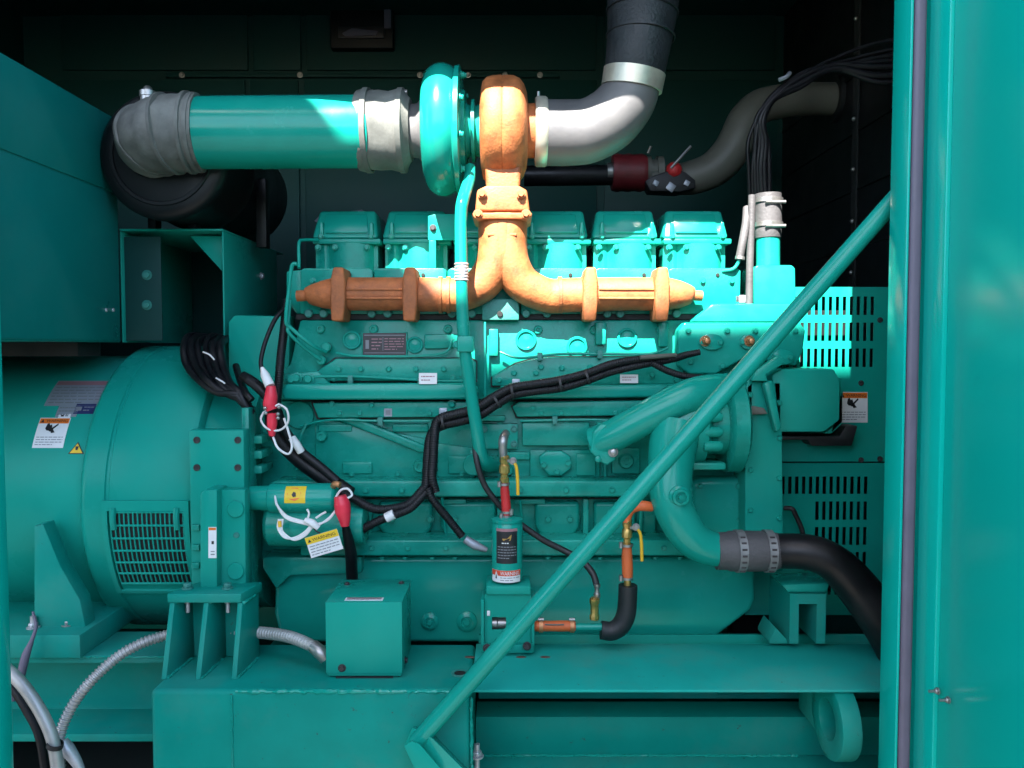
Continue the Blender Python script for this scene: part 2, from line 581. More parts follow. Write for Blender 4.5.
# seams, rails and fasteners of the back wall
g = thing('wall_stiffener', 'dark green stiffener rail running across the back wall behind the turbocharger', 'rail', P(440, 75, 3.40))
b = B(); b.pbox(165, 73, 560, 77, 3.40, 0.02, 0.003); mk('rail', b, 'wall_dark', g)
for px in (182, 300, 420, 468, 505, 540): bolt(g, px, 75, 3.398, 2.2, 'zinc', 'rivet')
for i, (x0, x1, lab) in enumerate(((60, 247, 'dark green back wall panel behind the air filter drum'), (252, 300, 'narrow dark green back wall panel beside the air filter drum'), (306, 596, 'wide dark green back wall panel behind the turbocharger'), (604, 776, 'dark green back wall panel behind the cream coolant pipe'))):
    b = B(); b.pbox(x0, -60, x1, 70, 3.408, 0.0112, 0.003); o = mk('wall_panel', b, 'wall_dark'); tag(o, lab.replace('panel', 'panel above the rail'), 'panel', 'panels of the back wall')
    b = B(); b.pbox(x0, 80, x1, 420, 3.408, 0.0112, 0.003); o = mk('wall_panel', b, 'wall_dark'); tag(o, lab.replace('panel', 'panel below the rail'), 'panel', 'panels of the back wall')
# lamp box on the back wall
g = thing('bulkhead_lamp', 'black lamp box on the dark back wall above the teal intake pipe', 'lamp', P(362, 48, 3.40))
b = B(); b.pbox(330, 4, 393, 48, 3.36, 0.047, 0.006); mk('housing', b, 'drum_black', g)
b = B(); b.pbox(338, 26, 384, 38, 3.352, 0.012, 0.004); mk('lens', b, 'plate_dark', g)
b = B(); b.pprism([(342, 33), (352, 28), (378, 31), (376, 35), (345, 36)], 3.346, 0.007, 0.001); mk('lens_glint', b, 'seal_grey', g)  # grey sliver standing in for a glint on the lens
b = B(); b.pbox(384, 7, 391, 28, 3.35, 0.012, 0.002); mk('switch_strip', b, 'seal_grey', g)
# partition by the radiator
b = B(); b.box((XR, 2.42, 0.14), (XR + 0.03, YB - 0.004, 3.2)); o = mk('partition_panel', b, 'drum_black'); tag(o, 'black partition with rivets beside the radiator guard', 'partition')
for k, zz in enumerate((1.75, 1.93, 2.12, 2.31, 2.5)):
    s_ = B(); s_.box((XR - 0.006, 2.43, zz), (XR - 0.0005, YB - 0.01, zz + 0.008)); mk('seam_rib', s_, 'drum_black', o)
s_ = B(); s_.box((XR - 0.008, 2.66, 1.5), (XR - 0.0005, 2.70, 3.0), 0.002); mk('post_strip', s_, 'void_black', o)
for zz in (1.85, 2.02, 2.19, 2.355, 2.52, 2.68):
    s_ = B(); s_.ball((XR - 0.010, 2.68, zz), 0.008); mk('rivet', s_, 'zinc', o)

# ================================================================== DOOR FRAME AND OPEN DOOR
JX = 0.758
g = thing('door_frame', 'teal door jamb with grey rubber seal at the right of the opening', 'door frame', (0.75, 1.56, 0.0))
b = B(); b.box((JX, 1.55, 0.0), (JX + 0.006, 1.62, ZL), 0.002); mk('jamb', b, 'teal_door', g)
b = B(); b.box((JX + 0.0065, 1.575, 0.0), (1.50, 1.615, ZL - 0.001), 0.002); mk('front_panel', b, 'teal_door', g)
b = B(); b.box((JX + 0.008, 1.546, 0.0), (JX + 0.031, 1.574, ZL - 0.002), 0.008, 3); mk('rubber_seal', b, 'seal_grey', g)
g = thing('door_frame', 'narrow teal door jamb at the extreme left edge of the opening', 'door frame', (-1.0, 1.56, 0.0))
b = B(); b.box((-1.08, 1.55, 0.0), (-1.018, 1.60, ZL), 0.004); mk('jamb', b, 'teal_door', g)
DA = R(4.0)
dv = Vector((math.sin(DA), -math.cos(DA), 0)); dn = Vector((math.cos(DA), math.sin(DA), 0))   # along the leaf, outward
def dbox(bb, t0, t1, n0, n1, z0, z1, bev):
    o = Vector((0.791, 1.548, 0))
    return bb.prism([o + dv * t0 + dn * n0 + Vector((0, 0, z0)), o + dv * t1 + dn * n0 + Vector((0, 0, z0)), o + dv * t1 + dn * n1 + Vector((0, 0, z0)), o + dv * t0 + dn * n1 + Vector((0, 0, z0))], (0, 0, z1 - z0), bev)
g = thing('container_door', 'glossy teal container door swung open at the right, two screws low on its edge', 'door', (0.80, 1.53, 0.15))
b = B(); dbox(b, 0.002, 0.066, 0.0, 0.05, 0.15, ZL, 0.004); mk('edge_stile', b, 'teal_door', g)
b = B(); dbox(b, 0.0665, 0.90, 0.008, 0.046, 0.152, ZL - 0.002, 0.003); mk('door_skin', b, 'teal_door', g)
b = B(); dbox(b, 0.90, 0.98, 0.0, 0.05, 0.15, ZL, 0.004); mk('edge_stile', b, 'teal_door', g)
for px, py in ((946, 691), (957, 700)):
    # screw on the stile
    ux = (px - 512) / F
    o = Vector((0.791, 1.548, 0))
    t = (ux * o.y - o.x) / (dv.x - ux * dv.y)
    q = o + dv * t
    q = P(px, py, q.y)
    q.x = (o + dv * t).x
    s_ = B(); s_.hexa(q, -dn, 0.0052, 0.006); s_.tube([q, q - dn * 0.018], 0.0026, seg=8); mk('screw', s_, 'zinc', g)

g = thing('container_door', 'unseen teal door leaf added outside the left edge to darken the left side', 'door', (-1.10, 1.53, 0.15))
b = B(); b.box((-1.17, 0.62, 0.15), (-1.125, 1.548, ZL), 0.004); mk('door_skin', b, 'teal_door', g)  # added leaf outside the frame, keeps fill light off the left side
b = B(); b.box((-1.1245, 1.46, 0.16), (-1.116, 1.54, ZL - .01), 0.003); mk('edge_stile', b, 'teal_door', g)
# ================================================================== SKID BASE
X0 = P(150, 700, 1.75).x
X1 = P(470, 700, 1.75).x
g = thing('skid_base', 'teal welded steel skid base carrying the engine and alternator', 'base frame', (0, 1.9, 0.14))
skid = g
b = B(); b.box((X0, 1.75, 0.141), (X1, 2.03, ZT), 0.012, 3); mk('tank_block', b, 'teal_worn', g)
# welded corner seam
pts = [Vector((X0 + 0.19 + (X1 - X0 - 0.2) * i / 70, 1.752 + random.uniform(-.0015, .0015), ZT - 0.004 + random.uniform(-.001, .001))) for i in range(71)]
b = B(); b.tube(pts, [0.0042 + random.uniform(-.0016, .0022) for _ in pts], seg=8, n=2); mk('weld_seam', b, 'teal_gloss', g)
b = B(); b.box((X1 + 0.0015, 1.752, ZT - 0.007), (1.3, 2.03, ZT), 0.002, 2); mk('top_flange', b, 'teal_toplit', g)
zb = P(600, 754, 1.98).z
zw = P(600, 717, 1.97).z
b = B(); b.box((X1 + 0.002, 1.97, zb + 0.001), (1.3, 2.06, zw), 0.002); mk('web_box', b, 'teal_worn', g)
b = B(); b.box((X1 + 0.004, 2.12, zw - 0.02), (1.29, 2.128, ZT - 0.010), 0); mk('rear_web', b, 'teal_worn', g)
b = B(); b.box((X1 + 0.002, 1.752, zb - 0.022), (1.3, 2.02, zb), 0.004); mk('bottom_flange', b, 'teal_toplit', g)
b = B(); b.box((X1 + 0.003, 1.80, 0.142), (1.3, 2.0, zb - 0.023), 0); mk('lower_beam', b, 'teal_worn', g)
# left rail (channel)
zl0 = P(80, 742, 1.95).z
b = B()
b.prism([(-2.0, 1.95, ZT), (-2.0, 1.95, ZT - 0.02), (-2.0, 2.09, ZT - 0.02), (-2.0, 2.09, zl0 + 0.02), (-2.0, 1.95, zl0 + 0.02), (-2.0, 1.95, zl0), (-2.0, 2.12, zl0), (-2.0, 2.12, ZT)], (X0 - 0.002 + 2.0, 0, 0), 0.003)
mk('channel_rail', b, 'teal_worn', g)
b = B(); b.box((-2.0, 2.75, zl0), (1.3, 2.95, ZT - 0.01), 0.004); mk('rear_rail', b, 'teal_worn', g)
for xx in (-0.72, 0.55):
    b = B(); b.box((xx, 2.105, zl0 + 0.05), (xx + 0.1, 2.749, ZT - 0.12), 0.004); mk('cross_member', b, 'teal_worn', g)
# drain hole in the top: a raised ring, its dark inside a black disc
pz = P(460, 676, 1.84); pz.z = ZT
b = B(); b.lathe(pz, (0, 0, 1), [(0.0005, 0.021), (0.002, 0.021), (0.002, 0.014), (0.0008, 0.0135)], 26)
o = mk('drain_plug', b, 'teal_old', g)
b = B(); b.lathe(pz, (0, 0, 1), [(0.0011, 0.0135), (0.0017, 0.013)], 22); mk('hole_shade', b, 'void_black', o)  # shade inside the hole put in as a black disc
for px, py, Y in ((478, 752, 1.79), (466, 712, 1.79)):
    pass
p = P(477, 766, 1.80)
b = B(); b.hexa((p.x, p.y, zb), (0, 0, 1), 0.011, 0.012); zq = P(477, 744, 1.80).z; b.tube([(p.x, p.y, zb + 0.01), (p.x, p.y, zq)], 0.0065, seg=10); b.hexa((p.x, p.y, zq - .03), (0, 0, 1), .012, .014); mk('stud', b, 'zinc_matt', g)
# lifting eye: a thick ring plate
c = P(838, 719, 1.80)
xl, xr = 0.722, 0.766
b = B()
ro, ri, n = 0.088, 0.045, 44
vo = [[], [], [], []]
for k in range(n):
    a = 2 * math.pi * k / n
    for q, (rr, xx) in enumerate(((ro, xl), (ro, xr), (ri, xr), (ri, xl))):
        vo[q].append(b.bm.verts.new((xx, c.y + math.cos(a) * rr * 1.06, c.z + math.sin(a) * rr)))
fs = []
for k in range(n):
    for q in range(4):
        fs.append(b.bm.faces.new((vo[q][k], vo[q][(k + 1) % n], vo[(q + 1) % 4][(k + 1) % n], vo[(q + 1) % 4][k])))
b._fin(fs, 0.004, 2, 50)
mk('lifting_eye', b, 'teal_worn', g)
b = B(); b.box((xl + 0.002, c.y + 0.07, c.z - 0.06), (xr - 0.002, 1.984, c.z + 0.075), 0.003); mk('eye_gusset', b, 'teal_worn', g)
# front engine support (square tube foot)
Yf = 1.985
b = B()
t = 9
b.grid([P(px, 600, Yf).x for px in (790, 799, 817, 826)], [P(800, py, Yf).z for py in (643.5, 604, 594)], lambda i, j: (i == 1 and j == 0), Yf, 0.16)
b.pprism([(770, 640), (776, 628), (790, 643), (790, 643.5), (770, 643.5)], Yf + 0.02, 0.1, 0.002)
mk('support_foot', b, 'teal_worn', g)
b = B(); b.pprism([(782, 585), (830, 583), (827, 592.5), (788, 592.5)], Yf + 0.01, 0.1, 0.004); mk('support_saddle', b, 'teal_cast', g)

# ================================================================== FLYWHEEL MOUNT (left foot of the engine)
g = thing('engine_mount', 'teal ribbed engine mount bolted on the corner of the skid base', 'mount', P(205, 680, 1.82))
YM0, YM1 = 1.86, 1.955
zp = P(205, 603, YM0).z
b = B(); b.prism([(P(167, 604, YM0).x, YM0, zp), (P(241, 604, YM0).x, YM0, zp), (P(250, 604, YM0).x, YM1, zp), (P(182, 604, YM0).x, YM1, zp)], (0, 0, 0.022), 0.003); mk('top_plate', b, 'teal_worn', g)
for px, pb in ((169, 162), (203, 196), (237, 232)):
    xt = P(px, 610, YM0).x
    xb = P(pb, 678, 1.81).x
    w = 0.012
    b = B()
    b.loft([(xt, YM0 + 0.004, zp - 0.0005), (xt + w, YM0 + 0.004, zp - 0.0005), (xb + w, 1.805, ZT + 0.0005), (xb, 1.805, ZT + 0.0005)],
           [(xt + 0.01, YM1 - 0.011, zp - 0.0005), (xt + w + 0.01, YM1 - 0.011, zp - 0.0005), (xb + w + 0.01, YM1 - 0.011, ZT + 0.0005), (xb + 0.01, YM1 - 0.011, ZT + 0.0005)], 0.0015)
    mk('rib', b, 'teal_worn', g)
b = B(); b.box((P(172, 640, 1.94).x, 1.945, ZT + 0.001), (P(247, 640, 1.9).x + 0.012, 1.955, zp - 0.001), 0.001); mk('back_plate', b, 'teal_worn', g)
for px in (188, 228):
    q = P(px, 612, 1.90); q.z = zp - 0.0005
    b = B(); b.hexa(q, (0, 0, -1), 0.009, 0.012); b.tube([q, q + Vector((0, 0, -0.035))], 0.005, seg=10); mk('nut', b, 'zinc_matt', g)
    q.z = zp + 0.0225
    b = B(); b.hexa(q, (0, 0, 1), 0.010, 0.014); mk('bolt', b, 'teal_old', g)

# weld beads
def weld(parent, a, c, r_=0.0032, mat='teal_gloss'):
    a, c = Vector(a), Vector(c)
    n_ = max(8, int((c - a).length / 0.006))
    pts_ = [a.lerp(c, i / n_) + Vector((random.uniform(-.0012, .0012), random.uniform(-.0012, .0012), random.uniform(-.0010, .0010))) for i in range(n_ + 1)]
    b = B(); b.tube(pts_, [r_ * random.uniform(.7, 1.45) for _ in pts_], seg=7, n=2); return mk('weld_seam', b, mat, parent)
for px, pb in ((169, 162), (203, 196), (237, 232)):
    xb = P(pb, 678, 1.81).x
    weld(g, (xb + .013, 1.81, ZT + .002), (xb + .021, YM1 - .03, ZT + .002))
    xt = P(px, 610, YM0).x
    weld(g, (xt + .013, YM0 + .008, zp - .002), (xt + .021, YM1 - .03, zp - .002))
weld(skid, (P(232, 700, 1.75).x, 1.7485, ZT - .012), (P(232, 700, 1.75).x, 1.7485, ZT - .25), .0022, 'teal_worn')
weld(skid, (X1 + .003, 1.752, ZT - .02), (X1 + .003, 1.752, ZT - .22))
weld(skid, (X1 + .01, 1.968, zb + .002), (0.72, 1.968, zb + .002))
weld(skid, (xr + .001, c.y - .03, ZT - .009), (xr + .001, c.y + .05, ZT - .009), .004)
weld(skid, (-1.2, 1.948, ZT - .003), (X0 - .01, 1.948, ZT - .003), .002)
# ================================================================== ALTERNATOR
AY, AR = 2.45, 0.42
AZc = P(512, 346, 2.45).z - AR
XA0, XA1 = -1.112, -0.817
g = thing('alternator', 'round teal alternator with louvred end ring and warning stickers', 'alternator', (-1.2, AY, AZc - AR))
alt = g
b = B(); b.lathe((-2.0, AY, AZc), (1, 0, 0), [(0, 0.39), (0.88, 0.39), (0.9, 0.385), (0.93, 0.37)], 96); mk('stator_barrel', b, 'teal_sheet', g)
b = B()
b.lathe((XA0, AY, AZc), (1, 0, 0), [(0, 0.385), (0.0, 0.404), (0.004, 0.413), (0.012, 0.419), (0.022, AR), (0.068, AR), (0.071, AR - 0.004), (0.078, AR - 0.004), (0.081, AR), (XA1 - XA0 - 0.018, AR), (XA1 - XA0 - 0.006, AR - 0.005), (XA1 - XA0, AR - 0.018), (XA1 - XA0, 0.37)], 110)
ring = mk('end_ring', b, 'teal_sheet', g)
b = B(); b.lathe((XA1 - 0.002, AY, AZc), (1, 0, 0), [(0, 0.385), (0.035, 0.385), (0.075, 0.37), (0.12, 0.37)], 90); mk('adapter_cone', b, 'teal_sheet', g)
def cylmap(x0, x1, a0, a1, rad):
    """u along X, v up the front of the barrel; a = angle above the axis level seen from the front"""
    def f(u, v, h):
        a = a0 + (a1 - a0) * v
        return Vector((x0 + (x1 - x0) * u, AY - math.cos(a) * (rad + h), AZc + math.sin(a) * (rad + h)))
    return f
def ang_at(py, rad):
    best, ba = 1e9, 0
    for k in range(-900, 900):
        a = k / 900 * 1.5
        yy, zz = AY - math.cos(a) * rad, AZc + math.sin(a) * rad
        dz = zz - CZ
        v = (dz * cT + yy * sT) / (yy * cT - dz * sT)
        e = abs(384 - v * F - py)
        if e < best:
            best, ba = e, a
    return ba, AY - math.cos(ba) * rad
# louvre screen on the ring
a0, y0_ = ang_at(582, AR); a1, y1_ = ang_at(512, AR)
gx0, gx1 = XA0 + 0.085, XA1 - 0.012
b = B()
sf = cylmap(gx0, gx1, a0, a1, AR)
vv = [[b.bm.verts.new(sf(i / 4, j / 14, 0.0006)) for j in range(15)] for i in range(5)]
for i in range(4):
    for j in range(14):
        b.bm.faces.new((vv[i][j], vv[i + 1][j], vv[i + 1][j + 1], vv[i][j + 1]))
scr = mk('louvre_shade_sheet', b, 'void_black', g)  # black sheet on the solid ring, stands in for shade behind the grille
b = B()
def rod(bb, pa, pb, h, r, n=8, sq=6):
    pts = [sf(pa[0] + (pb[0] - pa[0]) * i / n, pa[1] + (pb[1] - pa[1]) * i / n, h) for i in range(n + 1)]
    bb.tube(pts, r, seg=sq, n=1)
for i in range(18):
    rod(b, (i / 17, 0), (i / 17, 1), 0.003, 0.0022, 10)
for j in range(7):
    rod(b, (0, j / 6), (1, j / 6), 0.0045, 0.0030, 2)
mk('louvre_grille', b, 'teal_sheet', g)
sf2 = cylmap(gx0 - 0.02, gx1 + 0.004, a0 - 0.06, a1 + 0.07, AR)
b = B()
for (u0, v0, u1, v1) in ((0, 0.9, 1, 1.0), (0, 0, 0.06, 0.9), (0.94, 0, 1, 0.9), (0, -0.04, 1, 0.0)):
    k = 10
    lo_ = [[b.bm.verts.new(sf2(u0 + (u1 - u0) * i, v0 + (v1 - v0) * j / k, hh)) for j in range(k + 1)] for i in (0, 1) for hh in (0.0, 0.007)]
    # lo_[0]=u0 low, [1]=u0 high, [2]=u1 low, [3]=u1 high
    fs = []
    for j in range(k):
        for p_, q_ in ((0, 1), (1, 3), (3, 2)):
            fs.append(b.bm.faces.new((lo_[p_][j], lo_[q_][j], lo_[q_][j + 1], lo_[p_][j + 1])))
    fs.append(b.bm.faces.new((lo_[0][0], lo_[1][0], lo_[3][0], lo_[2][0])))
    fs.append(b.bm.faces.new((lo_[0][k], lo_[1][k], lo_[3][k], lo_[2][k])))
    b._fin(fs)
mk('louvre_frame', b, 'teal_sheet', g)
for u in (0.13, 0.86):
    b = B()
    q0, q1 = sf2(u, 0.72, 0.002), sf2(u, 0.93, 0.002)
    b.tube([q0 + Vector((0, -0.004, 0)), (q0 + q1) / 2 + Vector((0, -0.008, 0)), q1 + Vector((0, -0.004, 0))], 0.008, seg=8); mk('latch', b, 'teal_sheet', g)
# stickers on the barrel
RB = 0.39
def bar_sticker(name, x_px0, x_px1, py0, py1, items, label):
    aa0, ya0 = ang_at(py1, RB); aa1, ya1 = ang_at(py0, RB)
    ym = (ya0 + ya1) / 2
    return sticker(name, alt, cylmap(P(x_px0, py1, ya0).x, P(x_px1, py1, ya0).x, aa0, aa1, RB), items, label)
bar_sticker('warning_sticker', 32, 63, 418, 448, warning_items(rows=4), 'white warning sticker with orange heading and hand pictogram')
bar_sticker('rating_plate', 44, 101, 381, 406, [('base', (0, 0, 1, 1), 'plate_grey'), ('rect', (0.02, 0.80, 0.98, 0.97), 'plate_pink')] + [('lift', (), 'plate_grey')] + text_rows(0.05, 0.95, 0.05, 0.75, 6, 'label_grey'), 'silver rating plate with a pinkish heading')
bar_sticker('serial_sticker', 55, 76, 406, 417, [('base', (0, 0, 1, 1), 'plate_grey'), ('lift', (), 'plate_grey')] + text_rows(0.08, 0.92, 0.05, 0.95, 3, 'label_grey'), 'small silver serial sticker')
bar_sticker('approval_sticker', 73, 93, 404, 414, [('base', (0, 0, 1, 1), 'label_blue'), ('lift', (), 'label_blue'), ('rect', (0.1, 0.3, 0.35, 0.7), 'label_grey')] + text_rows(0.45, 0.95, 0.2, 0.8, 2, 'label_grey'), 'small dark blue sticker')
bar_sticker('number_sticker', 58, 70, 414, 418, [('base', (0, 0, 1, 1), 'label_white'), ('lift', (), 'label_white'), ('rect', (0.2, 0.3, 0.45, 0.7), 'label_black'), ('rect', (0.55, 0.35, 0.8, 0.65), 'label_grey')], 'tiny white sticker')
aa0, ya0 = ang_at(454, RB); aa1, _ = ang_at(442, RB)
b = B()
fm = cylmap(P(68, 450, ya0).x, P(84, 450, ya0).x, aa0, aa1, RB)
for pts, mi_, h in (([(0, 0), (1, 0), (0.5, 1)], 0, 0.0012), ([(0.1, 0.06), (0.9, 0.06), (0.5, 0.86)], 1, 0.0018), ([(0.44, 0.30), (0.56, 0.30), (0.62, 0.62), (0.40, 0.62)], 0, 0.0022)):
    f = b.bm.faces.new([b.bm.verts.new(fm(u, v, h)) for u, v in pts]); f.material_index = mi_
mk('hazard_triangle', b, ['label_black', 'label_yellow'], alt, label='yellow hazard triangle sticker')
# foot
b = B(); b.pprism([(34, 526), (43, 524), (60, 566), (80, 600), (88, 640), (34, 640)], 1.99, 0.05, 0.003); mk('foot_gusset', b, 'teal_worn', alt)
zf = P(60, 640, 1.93).z
b = B(); b.box((P(25, 640, 1.93).x - 0.6, 1.93, ZT + 0.0005), (P(80, 640, 1.93).x, 2.3, zf + 0.012), 0.003); mk('foot_flange', b, 'teal_worn', alt)
q = P(68, 622, 2.0); q.z = zf + 0.0125
b = B(); b.hexa(q, (0, 0, 1), 0.012, 0.013); mk('foot_bolt', b, 'zinc', alt)
q = P(33, 618, 1.98); q.z = zf + 0.0125
b = B(); b.hexa(q, (0, 0, 1), 0.012, 0.013); b.tube([q, q + Vector((0, 0, 0.03))], 0.007, seg=10); mk('foot_bolt', b, 'zinc_matt', alt)
# underside of the ring: dark cavity behind is real space

# terminal cabinet on the alternator
g = thing('terminal_cabinet', 'plain dark teal cabinet on top of the alternator at upper left', 'cabinet', (-1.4, 2.0, 1.612))
b = B(); zc1 = P(118, 118, 2.27).z
xk = P(118, 200, 2.27).x
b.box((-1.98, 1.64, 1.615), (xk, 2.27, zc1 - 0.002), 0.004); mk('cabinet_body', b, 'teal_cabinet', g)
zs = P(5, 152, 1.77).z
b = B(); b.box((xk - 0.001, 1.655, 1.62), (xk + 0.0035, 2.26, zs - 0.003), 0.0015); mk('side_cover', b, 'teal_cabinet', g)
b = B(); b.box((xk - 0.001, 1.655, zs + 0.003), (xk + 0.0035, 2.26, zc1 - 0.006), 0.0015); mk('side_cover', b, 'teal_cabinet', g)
for py in (310,):
    for px in (106, 113):
        Y = xk * F / (px - 512)
        q = P(px, py, Y); q.x = xk + 0.0005
        b = B(); b.hexa(q, (1, 0, 0), 0.006, 0.006); mk('screw', b, 'zinc_matt', g)
b = B(); b.box((-1.95, 2.12, AZc + 0.392), (-1.15, 2.24, 1.6148), 0.002); mk('gap_shade', b, 'void_black', g)  # gap under the cabinet filled black, its shade put into the colour

# ================================================================== FILTER STAND
XS0, XS1 = P(120, 230, 2.29).x, P(222, 230, 2.29).x
zst = P(170, 229, 2.29).z
g = thing('filter_stand', 'open dark teal sheet metal stand under the air filter drum', 'stand', ((XS0 + XS1) / 2, 2.5, 1.45))
b = B(); b.box((XS0, 2.285, zst - 0.006), (XS1 + 0.004, 2.88, zst), 0.0015); mk('top_plate', b, 'teal_sheet', g)
b = B(); b.box((XS1, 2.287, 1.42), (XS1 + 0.005, 2.80, zst - 0.0065), 0.0015); mk('side_panel', b, 'teal_sheet', g)
b = B(); b.box((XS0, 2.287, 1.615), (XS0 + 0.005, 2.80, zst - 0.0065), 0.0015); mk('side_panel', b, 'teal_sheet', g)
b = B(); b.box((XS0 + 0.006, 2.78, 1.5), (XS1 - 0.001, 2.785, zst - 0.007), 0.001); mk('back_panel', b, 'wall_dark', g)
b = B(); b.pprism([(190, 236), (222, 236), (222, 271)], 2.34, 0.004, 0.0008); mk('corner_gusset', b, 'teal_sheet', g)
b = B(); b.box((XS0 + 0.0055, 2.30, 1.62), (XS0 + 0.11, 2.305, zst - 0.02), 0.001); mk('inner_flange', b, 'wall_dark', g)
for py in (275, 305):
    b = B(); b.hexa(P(147, py, 2.299), (0, -1, 0), 0.011, 0.008); mk('bolt', b, 'teal_old', g)
b = B(); b.hexa((XS1 + 0.0055, 2.62, P(264, 276, 2.62).z), (1, 0, 0), 0.010, 0.01); mk('bolt', b, 'zinc_matt', g)

# ================================================================== AIR FILTER AND INTAKE
YD = 2.155
FC = P(161, 154, YD)
FR = M_(64, YD)
g = thing('air_filter', 'round black air filter drum lying on the sheet metal stand', 'air filter', (FC.x, 2.45, FC.z - FR))
b = B(); b.lathe((FC.x, YD, FC.z), (0, 1, 0), [(0.0, 0.08), (0.0, FR - 0.03), (0.004, FR - 0.014), (0.012, FR - 0.004), (0.025, FR), (0.04, FR), (0.045, FR - 0.006), (0.06, FR - 0.006)], 80); mk('drum_lid', b, 'drum_black', g)
b = B(); b.lathe((FC.x, YD + .0605, FC.z), (0, 1, 0), [(0, FR - 0.010), (0.18, FR - 0.010), (0.19, FR - 0.004), (0.2, FR - 0.010), (0.56, FR - 0.010), (0.58, FR - 0.03)], 80); mk('drum_body', b, 'drum_black', g)
b = B(); b.lathe((FC.x, YD - .0005, FC.z), (0, -1, 0), [(0, FR - 0.035), (0.004, FR - 0.037), (0.004, FR - 0.045), (0, FR - 0.047)], 80, cap=False); mk('lid_bead', b, 'drum_black', g)
for px in (150, 190):
    b = B(); q = P(px, 224, 2.30); b.box((q.x - .012, 2.31, zst + 0.0005), (q.x + .012, 2.35, zst + 0.035), 0.003); mk('strap_foot', b, 'drum_black', g)
b = B(); b.box((FC.x + FR - 0.02, 2.46, zst - 0.03), (FC.x + FR + 0.012, 2.50, FC.z), 0.003); mk('side_clip', b, 'drum_black', g)

g = thing('intake_elbow', 'ribbed grey rubber elbow joining the black filter drum to the teal pipe', 'hose elbow', P(160, 150, 2.2))
b = B(); b.tube([Vector((FC.x - .012, YD + .03, FC.z + .03)), P(153, 140, YD - .012), P(165, 135, YD - .045), P(183, 133, YD - .045), P(201, 133, YD - .042)],
                [0.095, 0.094, 0.097, 0.098, 0.097], seg=48, n=8)
for v in b.bm.verts:
    v.co += Vector((0, noise.noise(v.co * 16) * 0.006 + noise.noise(v.co * 45) * .003, noise.noise(v.co * 14 + Vector((5, 2, 1))) * 0.005 + noise.noise(v.co * 38) * .003))
el = mk('elbow_body', b, 'boot_grey', g)
for k, (c_, ax, r_) in enumerate(((P(153, 140, YD - .012), (0.75, -0.62, 0.3), 0.0985), (P(170, 134, YD - .046), (1, -0.12, 0.12), 0.1015), (P(190, 133, YD - .044), (1, 0.05, 0), 0.1015))):
    b = B(); b.lathe(c_, ax, [(-0.007, r_ - 0.008), (-0.004, r_ + .003), (0.004, r_ + .003), (0.007, r_ - 0.008)], 48, cap=False); mk('rib', b, 'boot_grey', g)
b = B(); b.lathe(P(195, 133, YD - .043), (1, .05, 0), [(0, 0.0985), (0, 0.1012), (0.010, 0.1012), (0.010, 0.0985)], 48, cap=False); mk('hose_clamp', b, 'boot_grey', g)
q = P(148, 97, YD - .03)
b = B(); b.lathe(q + Vector((0, 0, -0.012)), (0, 0, 1), [(0, 0.019), (0.012, 0.019), (0.013, 0.021), (0.026, 0.021), (0.028, 0.012), (0.036, 0.010), (0.04, 0.006)], 18); mk('plug', b, 'zinc', g)

g = thing('intake_pipe', 'straight glossy teal air pipe between two grey rubber boots', 'pipe', P(280, 133, 2.2))
b = B(); b.tube([P(197, 133, YD - .042), P(366, 132, 2.19)], [M_(34.8, YD - .042), M_(35, 2.19)], seg=64, n=3); mk('pipe_body', b, 'teal_gloss', g)

g = thing('intake_boot', 'lumpy grey rubber boot clamped between teal pipe and turbocharger inlet', 'hose boot', P(390, 131, 2.2))
b = B(); b.plathe(131, 2.2, [(359, 35.8), (359, 38.5), (364, 39.5), (370, 37.5), (380, 38), (390, 37), (398, 39), (404, 39.5), (408, 33), (411, 30)], 48)
for v in b.bm.verts:
    v.co += Vector((0, noise.noise(v.co * 15) * 0.006, noise.noise(v.co * 13 + Vector((5, 2, 1))) * 0.006))
mk('boot_body', b, 'boot_grey', g)
for px in (366, 400):
    b = B(); b.plathe(131, 2.2, [(px, 38.6), (px, 40.6), (px + 5, 40.6), (px + 5, 38.6)], 48, cap=False); hc = mk('hose_clamp', b, 'boot_grey', g)
    q = P(px + 2, 93, 2.19); s_ = B(); s_.tube([q + Vector((-.012, 0, 0)), q + Vector((.014, 0, .002))], 0.0075, seg=10); mk('worm_screw', s_, 'zinc', hc)

# ================================================================== TURBOCHARGER
TY, TPY = 2.2, 131
g = thing('turbocharger', 'turbocharger with teal compressor scroll and orange turbine housing', 'turbocharger', P(475, 195, 2.2))
turbo = g
ca = P(443, TPY, TY)
b = B()
nn = 40
pts = []
rad = []
for k in range(nn):
    a = 2 * math.pi * k / nn
    rr = M_(45, TY)
    pts.append(ca + Vector((0, -math.cos(a) * rr, math.sin(a) * rr)))
b.tube(pts, M_(18, TY), seg=24, n=2, closed=True); mk('compressor_scroll', b, 'teal_gloss', g)
b = B(); b.plathe(131, TY, [(404, 24), (404, 28), (410, 28), (411, 25), (418, 26), (428, 36), (440, 44), (456, 40)], 48); mk('compressor_inlet', b, 'pipe_silver', g)
b = B(); b.plathe(131, TY, [(452, 40), (455, 58), (457, 61), (461, 61), (462, 58), (463, 30)], 64); mk('back_plate', b, 'teal_gloss', g)
b = B(); b.plathe(131, TY, [(461, 40), (466, 38), (467, 26), (471, 24), (472, 30), (475, 30), (476, 24), (481, 26), (483, 36), (486, 36)], 40); mk('bearing_housing', b, 'teal_cast', g)
for k in range(10):
    a = math.pi * (0.1 + k * 0.2)
    q = P(463, TPY, TY) + Vector((0, -math.cos(a) * M_(54, TY), math.sin(a) * M_(54, TY)))
    b = B(); b.hexa(q, (1, 0, 0), 0.008, 0.010); mk('bolt', b, 'teal_cast', g)
